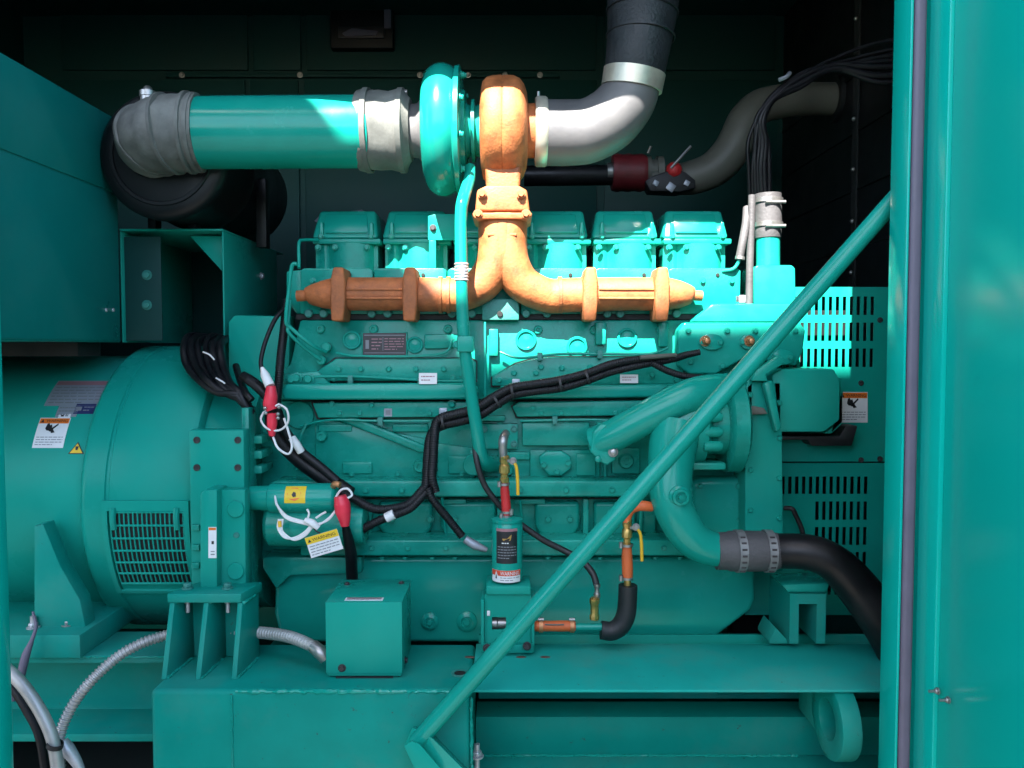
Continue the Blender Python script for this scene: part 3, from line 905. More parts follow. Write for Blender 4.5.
b = B(); b.plathe(131, TY, [(480, 20), (481, 36), (483, 46), (487, 50), (493, 51.5), (501, 52), (502.5, 51.2), (504, 52), (513, 51.5), (519, 49), (523, 44), (526, 36), (527, 26), (535, 26)], 64); mk('turbine_scroll', b, 'rust_orange', g)
b = B()
b.loft([P(484, 140, 2.135), P(523, 140, 2.135), P(523, 140, 2.27), P(484, 140, 2.27)], [P(486, 188, 2.115), P(520, 188, 2.115), P(520, 188, 2.25), P(486, 188, 2.25)], 0.010, 3)
mk('turbine_neck', b, 'rust_dark', g)
b = B(); b.pbox(494, 160, 511, 162.5, 2.118, 0.02, 0.001); mk('casting_mark', b, 'rust_orange', g)
b = B(); b.plathe(132, TY, [(535, 25), (535, 32), (537, 33.5), (545, 33.5), (547, 32), (547, 27)], 48); o = mk('vee_band', b, 'band_metal', g)
b = B(); q = P(540, 96, 2.19); b.tube([q + Vector((-.004, 0, -.005)), q + Vector((-.004, 0, .012))], 0.004, seg=8); mk('band_bolt', b, 'zinc', o)

# ================================================================== EXHAUST
g = thing('exhaust_pipe', 'silver exhaust elbow turning up from the turbocharger into a dark wrapped pipe', 'pipe', P(600, 140, 2.2))
b = B(); b.ptube([(547, 133, 2.2), (566, 133, 2.2), (588, 131, 2.195), (609, 120, 2.185), (624, 104, 2.175), (631, 90, 2.17), (633, 76, 2.168)], [31.5, 31.5, 31, 30.5, 29, 27.5, 27], seg=48, n=8); mk('elbow', b, 'pipe_silver', g)
b = B(); a_, c_ = P(631.5, 89, 2.170), P(635.5, 66, 2.164); b.lathe(a_, c_ - a_, [(0, M_(27, 2.17)), (0, M_(30, 2.17)), (0.045, M_(30.5, 2.17)), (0.045, M_(27, 2.17))], 48); mk('clamp_band', b, 'band_metal', g)
b = B(); b.ptube([(634, 76, 2.165), (637, 56, 2.16), (640.5, 30, 2.165), (643, 0, 2.18), (644, -40, 2.2), (645, -120, 2.2)], [29, 30.5, 32.5, 35, 36, 36], seg=40, n=6); mk('wrapped_riser', b, 'wrap_dark', g)
for px, py, Y, r_ in ((640.5, 38, 2.163, 32.6), (642, 14, 2.172, 34.4)):
    b = B(); b.lathe(P(px, py, Y), (0.08, 0.02, 1), [(0, M_(r_, Y)), (0.001, M_(r_ + 1.2, Y)), (0.006, M_(r_ + 1.2, Y)), (0.007, M_(r_, Y))], 40, cap=False); mk('wrap_seam', b, 'wrap_dark', g)

# ================================================================== EXHAUST MANIFOLD
MYd = 2.165
g = thing('exhaust_manifold', 'rusty orange cast exhaust manifold along the cylinder heads', 'manifold', P(500, 300, 2.145))
man = g
def run(pts, r_, **k):
    return B().ptube(pts, r_, **k)
b = run([(297, 296, MYd), (306, 295.5, MYd), (309, 295, MYd), (322, 294.5, MYd), (334, 294, MYd), (345, 294, MYd), (380, 294, MYd), (412, 294, MYd), (424, 294.5, MYd), (443, 295, MYd)],
        [5.5, 5.5, 9, 13.5, 16, 16.5, 16.5, 16.5, 17, 16.5], seg=32, n=5); mk('left_runner', b, 'rust_dark', g)
b = run([(702, 296, MYd), (694, 295.5, MYd), (691, 295, MYd), (680, 294.5, MYd), (668, 294, MYd), (655, 294, MYd), (620, 294, MYd), (590, 295, MYd), (576, 295, MYd), (560, 295.5, MYd)],
        [5, 5, 9, 13.5, 16, 16.5, 16.5, 17, 17, 17], seg=32, n=5); mk('right_runner', b, 'rust_orange', g)
b = run([(497, 216, 2.160), (497, 236, 2.158), (496.5, 252, 2.156), (493, 268, 2.156), (483, 283, 2.158), (468, 292, 2.16), (455, 295, MYd), (441, 295, MYd)], [18.5, 18.5, 18.5, 18.5, 18, 17.2, 16.5, 16.5], seg=40, n=8)
b.ptube([(502.8, 216, 2.1585), (502.8, 236, 2.157), (502.8, 254, 2.156), (502.8, 268, 2.157), (502.8, 278, 2.160)], [18.6, 18.6, 18.4, 16, 9], seg=40, n=8)
b.ptube([(508.5, 216, 2.160), (508.5, 236, 2.158), (509, 252, 2.156), (512.5, 268, 2.156), (522, 283, 2.158), (537, 292, 2.16), (550, 296, MYd), (562, 296, MYd)], [18.5, 18.5, 18.5, 18.5, 18, 17.2, 17, 17], seg=40, n=8)
mk('riser', b, 'rust_orange', g)
for px, mt in ((338, 'rust_dark'), (410, 'rust_dark'), (591, 'rust_orange'), (663, 'rust_orange')):
    b = B(); b.pprism([(px - 7, 321), (px + 5, 321), (px + 7, 303), (px + 7, 280), (px + 5, 267), (px - 5, 267), (px - 8, 280), (px - 8, 303)], 2.105, 0.095, 0.006, 3); mk('port_flange', b, mt, g)
for px in (441, 449, 560, 583):
    b = B(); b.plathe(295, MYd, [(px - 2, 16), (px - 2, 18.2), (px + 1.5, 18.2), (px + 1.5, 16)], 36, cap=False); mk('joint_ring', b, 'rust_orange' if px > 420 else 'rust_dark', g)
for x0, x1 in ((346, 403), (599, 655)):
    for py in (288, 297):
        b = B(); b.pbox(x0, py, x1, py + 2.0, 2.1165, 0.02, 0.001); mk('casting_rib', b, 'rust_dark' if x0 < 500 else 'rust_orange', g)
b = B(); b.pprism([(475, 211), (477, 190), (487, 185), (518, 185), (527, 190), (530, 211)], 2.105, 0.17, 0.006, 3); mk('turbine_foot', b, 'rust_orange', g)
b = B(); b.pprism([(477, 219), (472, 216), (472, 212.5), (532, 212.5), (532, 216), (527, 219)], 2.100, 0.17, 0.003, 3); mk('riser_flange', b, 'rust_orange', g)
for px, py in ((478, 214), (526, 214), (482, 194), (521, 194)): bolt(g, px, py, 2.099, 3.6, 'rust_orange')
for px in (491, 513):
    b = B(); b.pbox(px - 3.5, 233, px + 3.5, 235.5, 2.1075, 0.03, 0.001); mk('stud_recess', b, 'rust_dark', g)

# ================================================================== ENGINE
g = thing('diesel_engine', 'large teal six cylinder diesel engine block with oil pan and heads', 'engine', (0.0, 2.4, ZT))
eng = g
YF0 = 2.20
b = B(); b.pprism([(300, 320), (738, 320), (738, 400), (268, 400), (268, 380), (290, 365)], YF0, 0.50, 0.006)
mk('upper_block', b, 'teal_cast', g)
b = B(); b.pprism([(262, 401), (738, 401), (738, 552), (262, 552)], YF0 + 0.004, 0.49, 0.006); mk('crankcase', b, 'teal_cast', g)
b = B(); b.pbox(296, 314.5, 738, 319.5, YF0 + 0.006, 0.45, 0); mk('head_gasket', b, 'gasket', g)
# six cylinder heads, copies of one
YH = 2.2
pitch = M_(69, 2.335)
def make_head(px0, px):
    hb = B()
    w = 36.3
    hb.pprism([(px0 - w, 314), (px0 + w, 314), (px0 + w, 270), (px0 + w - 4, 268), (px0 - w + 4, 268), (px0 - w, 270)], YH, 0.42, 0.004)
    head = mk('cylinder_head', hb, 'teal_cast', g)
    hd = B(); hd.disc(px0 + 13, 275, YH - 0.0005, 2.0, 0.003, 0.001, 14); mk('plug_hole', hd, 'void_black', head)
    # rocker housing with rounded front columns
    YR = 2.335
    rb = B()
    c0 = P(px, 268, YR)
    def sec(w_, d_, z, bulge):
        pts = []
        for k in range(33):
            t = k / 32
            x = -w_ + 2 * w_ * t
            y = -bulge * (0.5 * math.exp(-((t - .16) / .07) ** 2) + 1.3 * max(0, 1 - ((t - .58) / .34) ** 2) ** .5)
            pts.append(Vector((c0.x + x, YR + y, z)))
        return pts + [Vector((c0.x + w_, YR + d_, z)), Vector((c0.x - w_, YR + d_, z))]
    z0 = P(px, 269, YR).z
    z1 = P(px, 244, YR).z
    rb.loft(sec(0.090, 0.22, z0 - 0.02, 0.022), sec(0.090, 0.22, z1, 0.022), 0)
    mk('rocker_housing', rb, 'teal_cast', head)
    fb = B()
    fb.pbox(px - 34.5, 238.5, px + 33.5, 244, YR - 0.026, 0.26, 0.004); mk('housing_flange', fb, 'teal_cast', head)
    cb = B()
    wx = 0.097
    y0 = YR - 0.022
    za, zb_ = P(px, 238.4, y0).z, P(px, 211, YR + 0.02).z
    x0, x1 = c0.x - wx, c0.x + wx * 0.97
    cb.loft([(x0, y0, za), (x1, y0, za), (x1, y0 + 0.25, za), (x0, y0 + 0.25, za)], [(x0 + .016, y0 + .035, zb_), (x1 - .012, y0 + .035, zb_), (x1 - .012, y0 + .22, zb_), (x0 + .016, y0 + .22, zb_)], 0.010, 3)
    mk('rocker_cover', cb, 'teal_gloss', head)
    sb = B()
    zc, zd = za + 0.012, zb_ - 0.012
    sb.loft([(x0 + .030, y0 + .004, zc), (x1 - .028, y0 + .004, zc), (x1 - .028, y0 + .03, zc), (x0 + .030, y0 + .03, zc)],
            [(x0 + .036, y0 + .024, zd), (x1 - .036, y0 + .024, zd), (x1 - .036, y0 + .04, zd), (x0 + .036, y0 + .04, zd)], 0.003, 2)
    mk('cover_panel', sb, 'teal_gloss', head)
    for dx in (-29, -12, 20):
        bolt(head, px + dx, 247.5, YR - 0.026, 2.4)
    for dx in (-26, 24):
        nb = B(); nb.pprism([(px + dx - 2.5, 238), (px + dx - 1.5, 222), (px + dx + 1.5, 222), (px + dx + 2.5, 238)], YR - 0.026, 0.03, 0.003); mk('cover_lug', nb, 'teal_gloss', head)
        bolt(head, px + dx, 236.5, YR - 0.026, 2.2)
    nb = B(); nb.pbox(px - 22, 231, px + 20, 233, YR - 0.0225, 0.02, 0.001); mk('cover_lip', nb, 'teal_gloss', head)
    for dx in (-24, -2, 27):
        bolt(head, px0 + dx, 281, YH - 0.0005, 2.6)
    return head
head0 = make_head(336.5, 347)
def copy_tree(o, parent):
    c = o.copy(); COL.objects.link(c); c.parent = parent
    for ch in list(o.children):
        copy_tree(ch, c)
    return c
for k in range(1, 6):
    c = copy_tree(head0, g)
    c.location = head0.location + Vector((pitch * k, 0, 0))
    WLOC[c.name] = WLOC[head0.name] + Vector((pitch * k, 0, 0))
# deck studs along the heads
for px in (309, 324, 372, 388, 452, 472, 526, 547, 607, 620, 676):
    b = B(); b.disc(px, 313.5, YH - 0.0005, 4.2, 0.012, 0.003, 16); mk('deck_bolt', b, 'teal_old', g)
b = B(); b.pbox(482, 299, 519, 320, YH - 0.03, 0.028, 0.003); o = mk('centre_cover', b, 'teal_old', g)
b = B(); b.disc(500, 314, YH - 0.031, 3, 0.004, 0.001, 14); mk('plug', b, 'void_black', o)
b = B(); b.pprism([(286, 271), (311, 268.5), (311, 314), (296, 314), (286, 300)], 2.215, 0.3, 0.006); mk('head_end_plate', b, 'teal_cast', g)

# upper side: bosses, plugs
for px, py, r_ in ((352, 340, 9.5), (415, 345, 8.5), (526, 340, 10.5), (577, 347, 10.5), (627, 338, 10)):
    b = B(); q = P(px, py, YF0); rm = M_(r_, YF0)
    b.lathe(q + Vector((0, 0.002, 0)), (0, -1, 0), [(0, rm), (0.007, rm), (0.009, rm - 0.002), (0.009, rm * .78), (0.004, rm * .70), (0.004, rm * 0.45), (0.005, rm * 0.2), (0.0055, 0.0)], 30)
    mk('core_plug', b, 'teal_gloss', g)
for px, py in ((321, 329), (374, 329), (448, 329), (538, 330), (594, 330), (660, 330)):
    b = B(); b.lathe(P(px, py, YF0 + .002), (0, -1, 0), [(0, .013), (0.010, .0115), (0.012, .009), (0.012, .006), (0.008, .005)], 20); mk('threaded_boss', b, 'teal_cast', g)
for x0, x1, y0, y1 in ((430, 452, 332, 349), (612, 645, 326, 347)):
    pass
b = B(); b.pprism([(424, 334), (458, 334), (458, 347), (440, 349), (424, 349)], YF0 - 0.012, 0.02, 0.005); mk('cast_pad', b, 'teal_cast', g)
b = B(); b.pbox(484, 322, 486, 415, 2.155, 0.006, 0.001); mk('drain_tube', b, 'teal_gloss', g)
b = B(); b.pbox(489, 329, 498, 356, YF0 - 0.02, 0.018, 0.003); mk('cast_rib', b, 'teal_cast', g)
for px, w, h0, h1 in ((601, 10, 322, 345), (664, 9, 322, 347)):
    b = B(); b.pprism([(px - w / 2 - 1, h0), (px + w / 2 + 1, h0), (px + w / 2, h1), (px - w / 2, h1)], YF0 - 0.02, 0.03, 0.006); mk('cast_rib', b, 'teal_cast', g)
# name plate
items = [('base', (0, 0, 1, 1), 'plate_dark'), ('lift', (), 'plate_dark'), ('rect', (0.03, 0.88, 0.97, 0.92), 'label_grey'), ('rect', (0.03, 0.08, 0.97, 0.11), 'label_grey'),
         ('rect', (0.06, 0.28, 0.14, 0.68), 'label_grey'), ('rect', (0.46, 0.2, 0.47, 0.8), 'label_grey')] + text_rows(0.2, 0.44, 0.2, 0.8, 4, 'plate_pink') + text_rows(0.5, 0.95, 0.2, 0.8, 5, 'plate_pink')
sticker('name_plate', g, flat(363, 333, 406, 355, YF0 - 0.006), items, 'dark grey maker plate with faint columns of data')
b = B(); b.pbox(361.5, 332, 407.5, 356, YF0 - 0.005, 0.006, 0.001); mk('plate_pad', b, 'teal_cast', g)

# cam covers: sloped panels with a raised lip
def cover(px, name='cam_cover', mat='teal_cast', Y=2.175, d=0.03, bev=0.004):
    bb = B(); bb.pprism(px, Y, d, bev, 3); o = mk(name, bb, mat, g)
    cx, cy = sum(p[0] for p in px) / len(px), sum(p[1] for p in px) / len(px)
    gb = B(); gb.pprism([(x + (1.2 if x > cx else -1.2), y + (1.1 if y > cy else -1.1)) for x, y in px], YF0 - 0.012, 0.011, 0); mk('gasket_edge', gb, 'gasket', o)
    return o
cv = cover([(318, 381), (318, 370), (336, 358.5), (470, 358.5), (476, 362), (476, 381)])
for px, py in ((339, 369), (361, 369), (389, 369), (416, 369), (444, 369), (470, 368), (453, 378), (334, 378)): bolt(cv, px, py, 2.175, 2.6)
cv2 = cover([(492, 386), (492, 376), (516, 364), (540, 357), (676, 357), (684, 362), (684, 384)])
for px, py in ((499, 380), (514, 373), (536, 373), (541, 367), (562, 368), (590, 367), (620, 367), (652, 375), (676, 380)): bolt(cv2, px, py, 2.175, 2.6)
b = B(); b.ptube([(300, 377, 2.165), (350, 376.5, 2.165), (400, 379, 2.165), (440, 381, 2.165), (476, 381, 2.165)], 1.4, seg=8); mk('fuel_line', b, 'teal_gloss', g)
b = B(); b.pprism([(284, 400), (280, 391), (286, 384), (470, 383), (478, 387), (478, 397), (470, 399.5)], 2.135, 0.07, 0.007, 3); mk('fuel_rail', b, 'teal_gloss', g)
b = B(); b.pprism([(500, 399), (500, 386), (690, 384), (690, 397)], 2.150, 0.055, 0.007, 3); mk('fuel_rail', b, 'teal_gloss', g)
for px, py in ((292, 379), (309, 379), (297, 378)):
    bolt(g, px, py, 2.16, 4.2)
b = B(); b.pprism([(283, 384), (283, 374), (318, 371), (330, 384)], 2.165, 0.04, 0.005); mk('rail_bracket', b, 'teal_cast', g)
cv3 = cover([(318, 418), (312, 403), (470, 401.5), (476, 405), (476, 417)], 'side_cover', Y=2.168)
for px, py in ((332, 404), (340, 413), (360, 413), (372, 405), (430, 413), (452, 404), (466, 412)): bolt(cv3, px, py, 2.168, 2.3)
b = B(); b.hexa(P(452, 404, 2.167), (0, -1, 0), .0085, .012); mk('plug', b, 'teal_gloss', cv3)
cv4 = cover([(517, 417), (512, 407), (519, 402), (690, 400), (690, 415)], 'side_cover', Y=2.168)
for px, py in ((533, 408), (541, 413), (561, 413), (588, 413), (615, 413), (628, 409), (648, 404), (672, 409)): bolt(cv4, px, py, 2.168, 2.3)
for px, py, lab in ((388, 412.5, 'small square grey data sticker on the left side cover'), (443, 412, 'small square grey data sticker beside the wiring harness')):
    sticker('data_sticker', g, flat(px - 4, py - 4, px + 4, py + 4, 2.167), [('base', (0, 0, 1, 1), 'plate_grey'), ('lift', (), 'plate_grey'), ('rect', (.2, .2, .8, .8), 'label_grey')], lab, 2, 2)
for x0, y0, x1, y1, lab in ((419, 373, 437, 384, 'small white sticker on the left cam cover'), (620, 374.5, 638, 383, 'small white sticker on the right cam cover')):
    sticker('part_sticker', g, flat(x0, y0, x1, y1, 2.130 if x0 < 500 else 2.149), [('base', (0, 0, 1, 1), 'label_white'), ('lift', (), 'label_white')] + text_rows(.12, .88, .2, .85, 2, 'plate_pink'), lab, 2, 2)
# crankcase panels
b = B(); b.pprism([(315, 478), (315, 425), (325, 419), (432, 440), (432, 478)], YF0 - 0.006, 0.012, 0.004); mk('crankcase_panel', b, 'teal_cast', g)
b = B(); b.pprism([(436, 478), (436, 443), (474, 448), (474, 478)], YF0 - 0.006, 0.012, 0.004); mk('crankcase_panel', b, 'teal_cast', g)
b = B(); b.pprism([(313, 404), (320, 403), (428, 447), (428, 453), (418, 452), (316, 412)], YF0 - 0.022, 0.03, 0.006); mk('cast_rib', b, 'teal_cast', g)
b = B(); b.pbox(522, 422, 590, 446, YF0 - 0.022, 0.03, 0.006); mk('crankcase_panel', b, 'teal_cast', g)
b = B(); b.pbox(479, 424, 518, 449, YF0 - 0.018, 0.025, 0.003); o = mk('sensor_plate', b, 'teal_cast', g)
for px, py in ((514, 429), (514, 444), (484, 429)): bolt(o, px, py, YF0 - 0.018, 2.8, 'teal_old')
b = B(); b.pbox(480, 416, 505, 421, 2.17, 0.03, 0.002); mk('cast_rib', b, 'teal_cast', g)
for x0, x1 in ((434, 437), (470, 474), (604, 607)):
    b = B(); b.pbox(x0, 450, x1, 480, YF0 - 0.014, 0.02, 0.003); mk('cast_rib', b, 'teal_cast', g)
b = B(); b.pbox(530, 450, 600, 479, YF0 - 0.008, 0.015, 0.004); mk('crankcase_panel', b, 'teal_cast', g)
# round cover with three bolts
b = B(); b.pprism([(540, 466), (539, 457), (546, 451), (562, 451), (571, 457), (572, 468), (562, 476), (549, 476)], YF0 - 0.03, 0.026, 0.005, 3); o = mk('oval_cover', b, 'teal_gloss', g)
for px, py in ((544, 465), (557, 472), (568, 463)): bolt(o, px, py, YF0 - 0.030, 2.8)
b = B(); b.disc(330, 447, YF0 + 0.002, 15, 0.004, 0.002, 30); mk('round_blank', b, 'teal_cast', g)
b = B(); b.disc(300, 415, YF0 + 0.002, 14, 0.006, 0.002, 30); mk('round_blank', b, 'teal_cast', g)
# long ridge and recessed pockets under it
b = B(); b.pprism([(268, 497), (268, 484), (276, 480.5), (642, 480.5), (648, 497)], 2.125, 0.09, 0.006, 3); mk('side_ridge', b, 'teal_cast', g)
for x0, x1 in ((378, 432), (440, 496), (535, 580), (594, 636)):
    b = B(); b.pprism([(x0, 502), (x1, 502), (x1, 528), (x1 - 8, 538), (x0 + 8, 538), (x0, 528)], YF0 - 0.022, 0.035, 0.012, 4); mk('bearing_pocket', b, 'teal_cast', g)
for x0, x1 in ((440, 466), (515, 545)):
    b = B(); b.pbox(x0, 499.5, x1, 504, YF0 - 0.03, 0.04, 0.002); mk('cast_rib', b, 'teal_cast', g)
for px in (586, 500):
    b = B(); b.pbox(px - 3, 499, px + 3, 538, YF0 - 0.03, 0.04, 0.004); mk('cast_rib', b, 'teal_cast', g)
b = B(); b.pprism([(300, 556), (300, 543), (306, 540), (700, 540), (700, 556)], 2.095, 0.13, 0.005, 3); fl = mk('pan_flange', b, 'teal_cast', g)
for px in (360, 382, 405, 432, 455, 520, 548, 574, 600, 655, 680):
    q = P(px, 556.5, 2.112)
    b = B(); b.hexa(q, (0, 0, -1), .006, .008); mk('bolt', b, 'teal_cast', fl)
for px in (282, 330, 366, 402, 520, 566, 612):
    bolt(g, px, 490, 2.125, 2.8)
for px in (312, 336, 372, 408, 446, 482, 520, 556, 592, 628, 664):
    bolt(fl, px, 548, 2.095, 2.4)
for px in (318, 352, 398, 462, 500, 548, 588):
    bolt(g, px, 424 if px > 470 else 474, YF0 - 0.010, 2.3)
for px in (392, 430, 455, 548, 570, 612):
    bolt(g, px, 519, YF0 - 0.023, 3.0)
for py in (395, 430, 470, 510, 550):
    bolt(g, 750, py, 2.10, 2.4)
    bolt(g, 779, py + 8, 2.10, 2.4)
for px, py in ((700, 486), (738, 486), (740, 520), (740, 552)):
    bolt(g, px, py, 2.16, 2.6)
# small lines, clips and bosses over the block
def line(pts_, r_=1.3, mat='teal_gloss', name='oil_line'):
    b = B(); b.ptube(pts_, r_, seg=8, n=5); return mk(name, b, mat, g)
line([(336, 353, 2.175), (360, 356, 2.165), (420, 356, 2.165), (446, 352, 2.17), (452, 340, 2.18)])
line([(500, 352, 2.175), (520, 358, 2.165), (560, 354, 2.165), (610, 354, 2.165), (650, 354, 2.165), (668, 348, 2.165)])
line([(300, 426, 2.18), (330, 420, 2.17), (380, 421, 2.165), (430, 421, 2.165)], 1.1)
line([(520, 421, 2.17), (560, 420, 2.16), (600, 420, 2.16), (640, 424, 2.16), (652, 436, 2.17)], 1.2)
line([(296, 470, 2.18), (300, 440, 2.17), (306, 424, 2.17)], 1.6)
line([(442, 498, 2.13), (444, 520, 2.165), (446, 536, 2.17)], 1.3)
line([(520, 500, 2.15), (522, 520, 2.16), (523, 538, 2.17)], 1.3)
line([(655, 470, 2.18), (645, 486, 2.115), (642, 500, 2.13), (640, 536, 2.16)], 1.8)
for x0, x1, y0, y1, yy in ((318, 352, 424, 432, 2.19), (392, 428, 424, 432, 2.19), (342, 372, 462, 474, 2.186), (448, 470, 456, 474, 2.186),
                           (498, 530, 452, 460, 2.188), (576, 596, 454, 476, 2.185), (612, 640, 448, 474, 2.186), (300, 316, 503, 535, 2.185),
                           (350, 372, 503, 535, 2.18), (644, 656, 503, 535, 2.18)):
    b = B(); b.pbox(x0, y0, x1, y1, yy, .02, .004, 3); mk('cast_pad', b, 'teal_cast', g)
for px, py, r_, yy, d_ in ((322, 436, 5, 2.19, .012), (420, 466, 6, 2.19, .014), (508, 470, 5, 2.192, .012), (600, 436, 6, 2.182, .014), (626, 461, 7, 2.183, .012),
                           (336, 519, 6, 2.19, .012), (362, 519, 5, 2.178, .010), (302, 462, 7, 2.2, .014), (474, 392, 4, 2.13, .01), (684, 391, 4.5, 2.15, .01), (508, 392, 4.5, 2.15, .01)):
    b = B(); rm = M_(r_, yy); b.lathe(P(px, py, yy), (0, -1, 0), [(0, rm * 1.15), (d_ * .6, rm), (d_, rm * .9), (d_, rm * .5), (d_ * .7, rm * .45), (d_ * .7, 0)], 20); mk('threaded_boss', b, 'teal_cast', g)
for px, py, yy in ((350, 379, 2.16), (420, 381, 2.16), (555, 420, 2.155), (620, 421, 2.155), (380, 421, 2.16), (540, 356, 2.16), (600, 354, 2.16)):
    b = B(); b.pbox(px - 2.5, py - 3.5, px + 2.5, py + 4.5, yy - .006, .02, .001); mk('line_clip', b, 'teal_old', g)
for x0, x1, py in ((300, 700, 400.2), (272, 640, 498.2)):
    b = B(); b.pbox(x0, py, x1, py + 1.2, YF0 - .004, .02, 0); mk('joint_line', b, 'gasket', g)
# oil pan
b = B(); b.pprism([(275, 562), (372, 557), (755, 557), (756, 600), (751, 611), (712, 641), (690, 643), (292, 643), (279, 636), (274, 615)], 2.15, 0.5, 0.014, 4); pan = mk('oil_pan', b, 'teal_gloss', g)
b = B(); b.pprism([(262, 557), (362, 557), (362, 574), (290, 576), (276, 590), (262, 568)], 2.12, 0.1, 0.008); mk('pan_shoulder', b, 'teal_cast', g)
for px, r_ in ((430, 9), (467, 10.5)):
    b = B(); q = P(px, 621, 2.151); rm = M_(r_, 2.151)
    b.lathe(q, (0, -1, 0), [(0, rm), (0.006, rm), (0.010, rm * .8), (0.012, rm * .55), (0.007, rm * .45), (0.007, 0)], 26); b.hexa(q + Vector((0, -0.007, 0)), (0, -1, 0), rm * .36, .008); mk('drain_plug', b, 'teal_gloss', pan)
# flywheel housing plates at the left end
b = B(); b.pprism([(228, 440), (228, 322), (234, 315), (290, 316), (288, 440)], 2.26, 0.06, 0.006); mk('flywheel_housing', b, 'teal_sheet', g)
b = B(); b.pprism([(246, 560), (246, 405), (268, 396), (300, 440), (300, 560)], 2.215, 0.06, 0.006); mk('housing_flange', b, 'teal_cast', g)
b = B(); b.pbox(190, 430, 245, 600, 1.985, 0.05, 0.005); hp = mk('mount_plate', b, 'teal_sheet', g)
for px, py in ((197, 440), (238, 440), (197, 467.5), (238, 467.5)):
    b = B(); q = P(px, py, 1.985); b.lathe(q, (0, -1, 0), [(0.0003, 0.0085), (0.003, 0.0085), (0.003, 0.0055), (0.001, 0.0055), (0.001, 0)], 18); mk('bolt_hole', b, 'plate_dark', hp)
b = B(); b.pbox(243, 408, 250, 598, 2.03, 0.06, 0.002); mk('mount_edge', b, 'teal_cast', g)
for py in (440, 455, 470):
    b = B(); b.pbox(250, py - 4, 262, py + 4, 2.07, 0.1, 0.004); mk('cast_rib', b, 'teal_cast', g)
b = B(); b.pprism([(200, 596), (200, 494), (205, 490), (217, 490), (217, 596)], 1.915, 0.069, 0.003); mk('mount_web', b, 'teal_sheet', g)
b = B(); b.pprism([(217.5, 597), (217.5, 490), (245, 490), (246, 597)], 1.945, 0.038, 0.004); mb_ = mk('mount_arm', b, 'teal_sheet', g)
for py in (509, 571):
    b = B(); b.disc(236, py, 1.9448, 8.5, 0.006, 0.002, 26); mk('bolt_boss', b, 'teal_sheet', mb_)
b = B(); b.disc(236.5, 535, 1.9448, 3.0, 0.003, 0.001, 14); mk('bolt', b, 'teal_old', mb_)
sticker('part_sticker', mb_, flat(208.5, 527, 216.5, 558, 1.9145), [('base', (0, 0, 1, 1), 'label_white'), ('rect', (0.05, .9, .95, .98), 'label_orange'), ('lift', (), 'label_white'), ('rect', (.4, .45, .7, .55), 'label_black'), ('rect', (.3, .1, .8, .14), 'label_grey'), ('rect', (.3, .2, .8, .23), 'label_grey')], 'tall narrow white sticker with orange top on the mount arm', 2, 2)
for py in (528, 548, 566):
    b = B(); b.pbox(191, py - 3, 199, py + 3, 1.975, 0.012, 0.002); mk('cast_rib', b, 'teal_cast', g)
# fuel lines at the left end
b = B(); b.ptube([(318, 240, 2.3), (304, 240, 2.26), (299, 243, 2.24), (299, 262, 2.22), (299, 268, 2.21)], 1.6, seg=10); mk('fuel_line', b, 'teal_gloss', g)
b = B(); b.ptube([(297, 264, 2.10), (292, 266, 2.10), (289, 290, 2.10), (286, 320, 2.10), (291, 328, 2.11), (312, 345, 2.13), (326, 352, 2.17)], 2.0, seg=10); mk('fuel_line', b, 'teal_gloss', g)
b = B(); b.ptube([(290, 300, 2.13), (288, 326, 2.11), (290, 334, 2.11), (305, 348, 2.14), (321, 360, 2.17)], 1.9, seg=10); mk('fuel_line', b, 'teal_gloss', g)
for px, py in ((327, 347), (322, 360)):
    b = B(); b.disc(px, py, 2.19, 5, 0.02, 0.003, 14); mk('line_fitting', b, 'teal_cast', g)
# oil drain tube from the turbo
b = B(); b.ptube([(470, 168, 2.17), (469, 180, 2.13), (463, 200, 2.075), (461, 215, 2.065), (461, 250, 2.06), (462, 300, 2.06), (464, 340, 2.06), (469, 380, 2.06), (476, 425, 2.065), (481, 455, 2.08), (487, 463, 2.11), (494, 464, 2.19)],
              [5.5, 6, 6.2, 6.2, 6.2, 6.2, 6.2, 6.2, 6.4, 7, 8.5, 9], seg=20, n=6); dt = mk('oil_drain_tube', b, 'teal_gloss', g)
b = B(); q = P(461.5, 272, 2.06); b.tube([q + Vector((0, 0, M_(9, 2.06))), q - Vector((0, 0, M_(9, 2.06)))], M_(6.6, 2.06), seg=20, rib=(0.008, 0.0016)); mk('corrugated_sleeve', b, 'zinc_matt', dt)
b = B(); b.pbox(457, 336, 473, 352, 2.035, 0.05, 0.004); mk('tube_clamp', b, 'teal_cast', dt)
bolt(dt, 457, 345, 2.05, 3.2)
b = B(); b.disc(474, 464, 2.185, 11, 0.02, 0.003, 24); mk('drain_boss', b, 'teal_cast', g)
# pale lifting bracket on the second head
b = B(); b.pprism([(428, 240), (428, 216), (436, 214), (457, 214), (457, 240)], 2.265, 0.008, 0.001); lb = mk('lifting_bracket', b, 'teal_sheet', g)
b = B(); b.pbox(429, 240.3, 436, 268, 2.265, 0.03, 0.002); mk('bracket_leg', b, 'teal_sheet', lb)
bolt(lb, 433, 228, 2.264, 2.6, 'plate_dark')
# small sheet lying on the first rocker cover
q0 = [P(px, py, 2.38) for px, py in ((316, 219), (326, 211.5), (345, 212), (362, 210), (362, 215), (345, 217.5), (330, 215.5), (318, 222))]

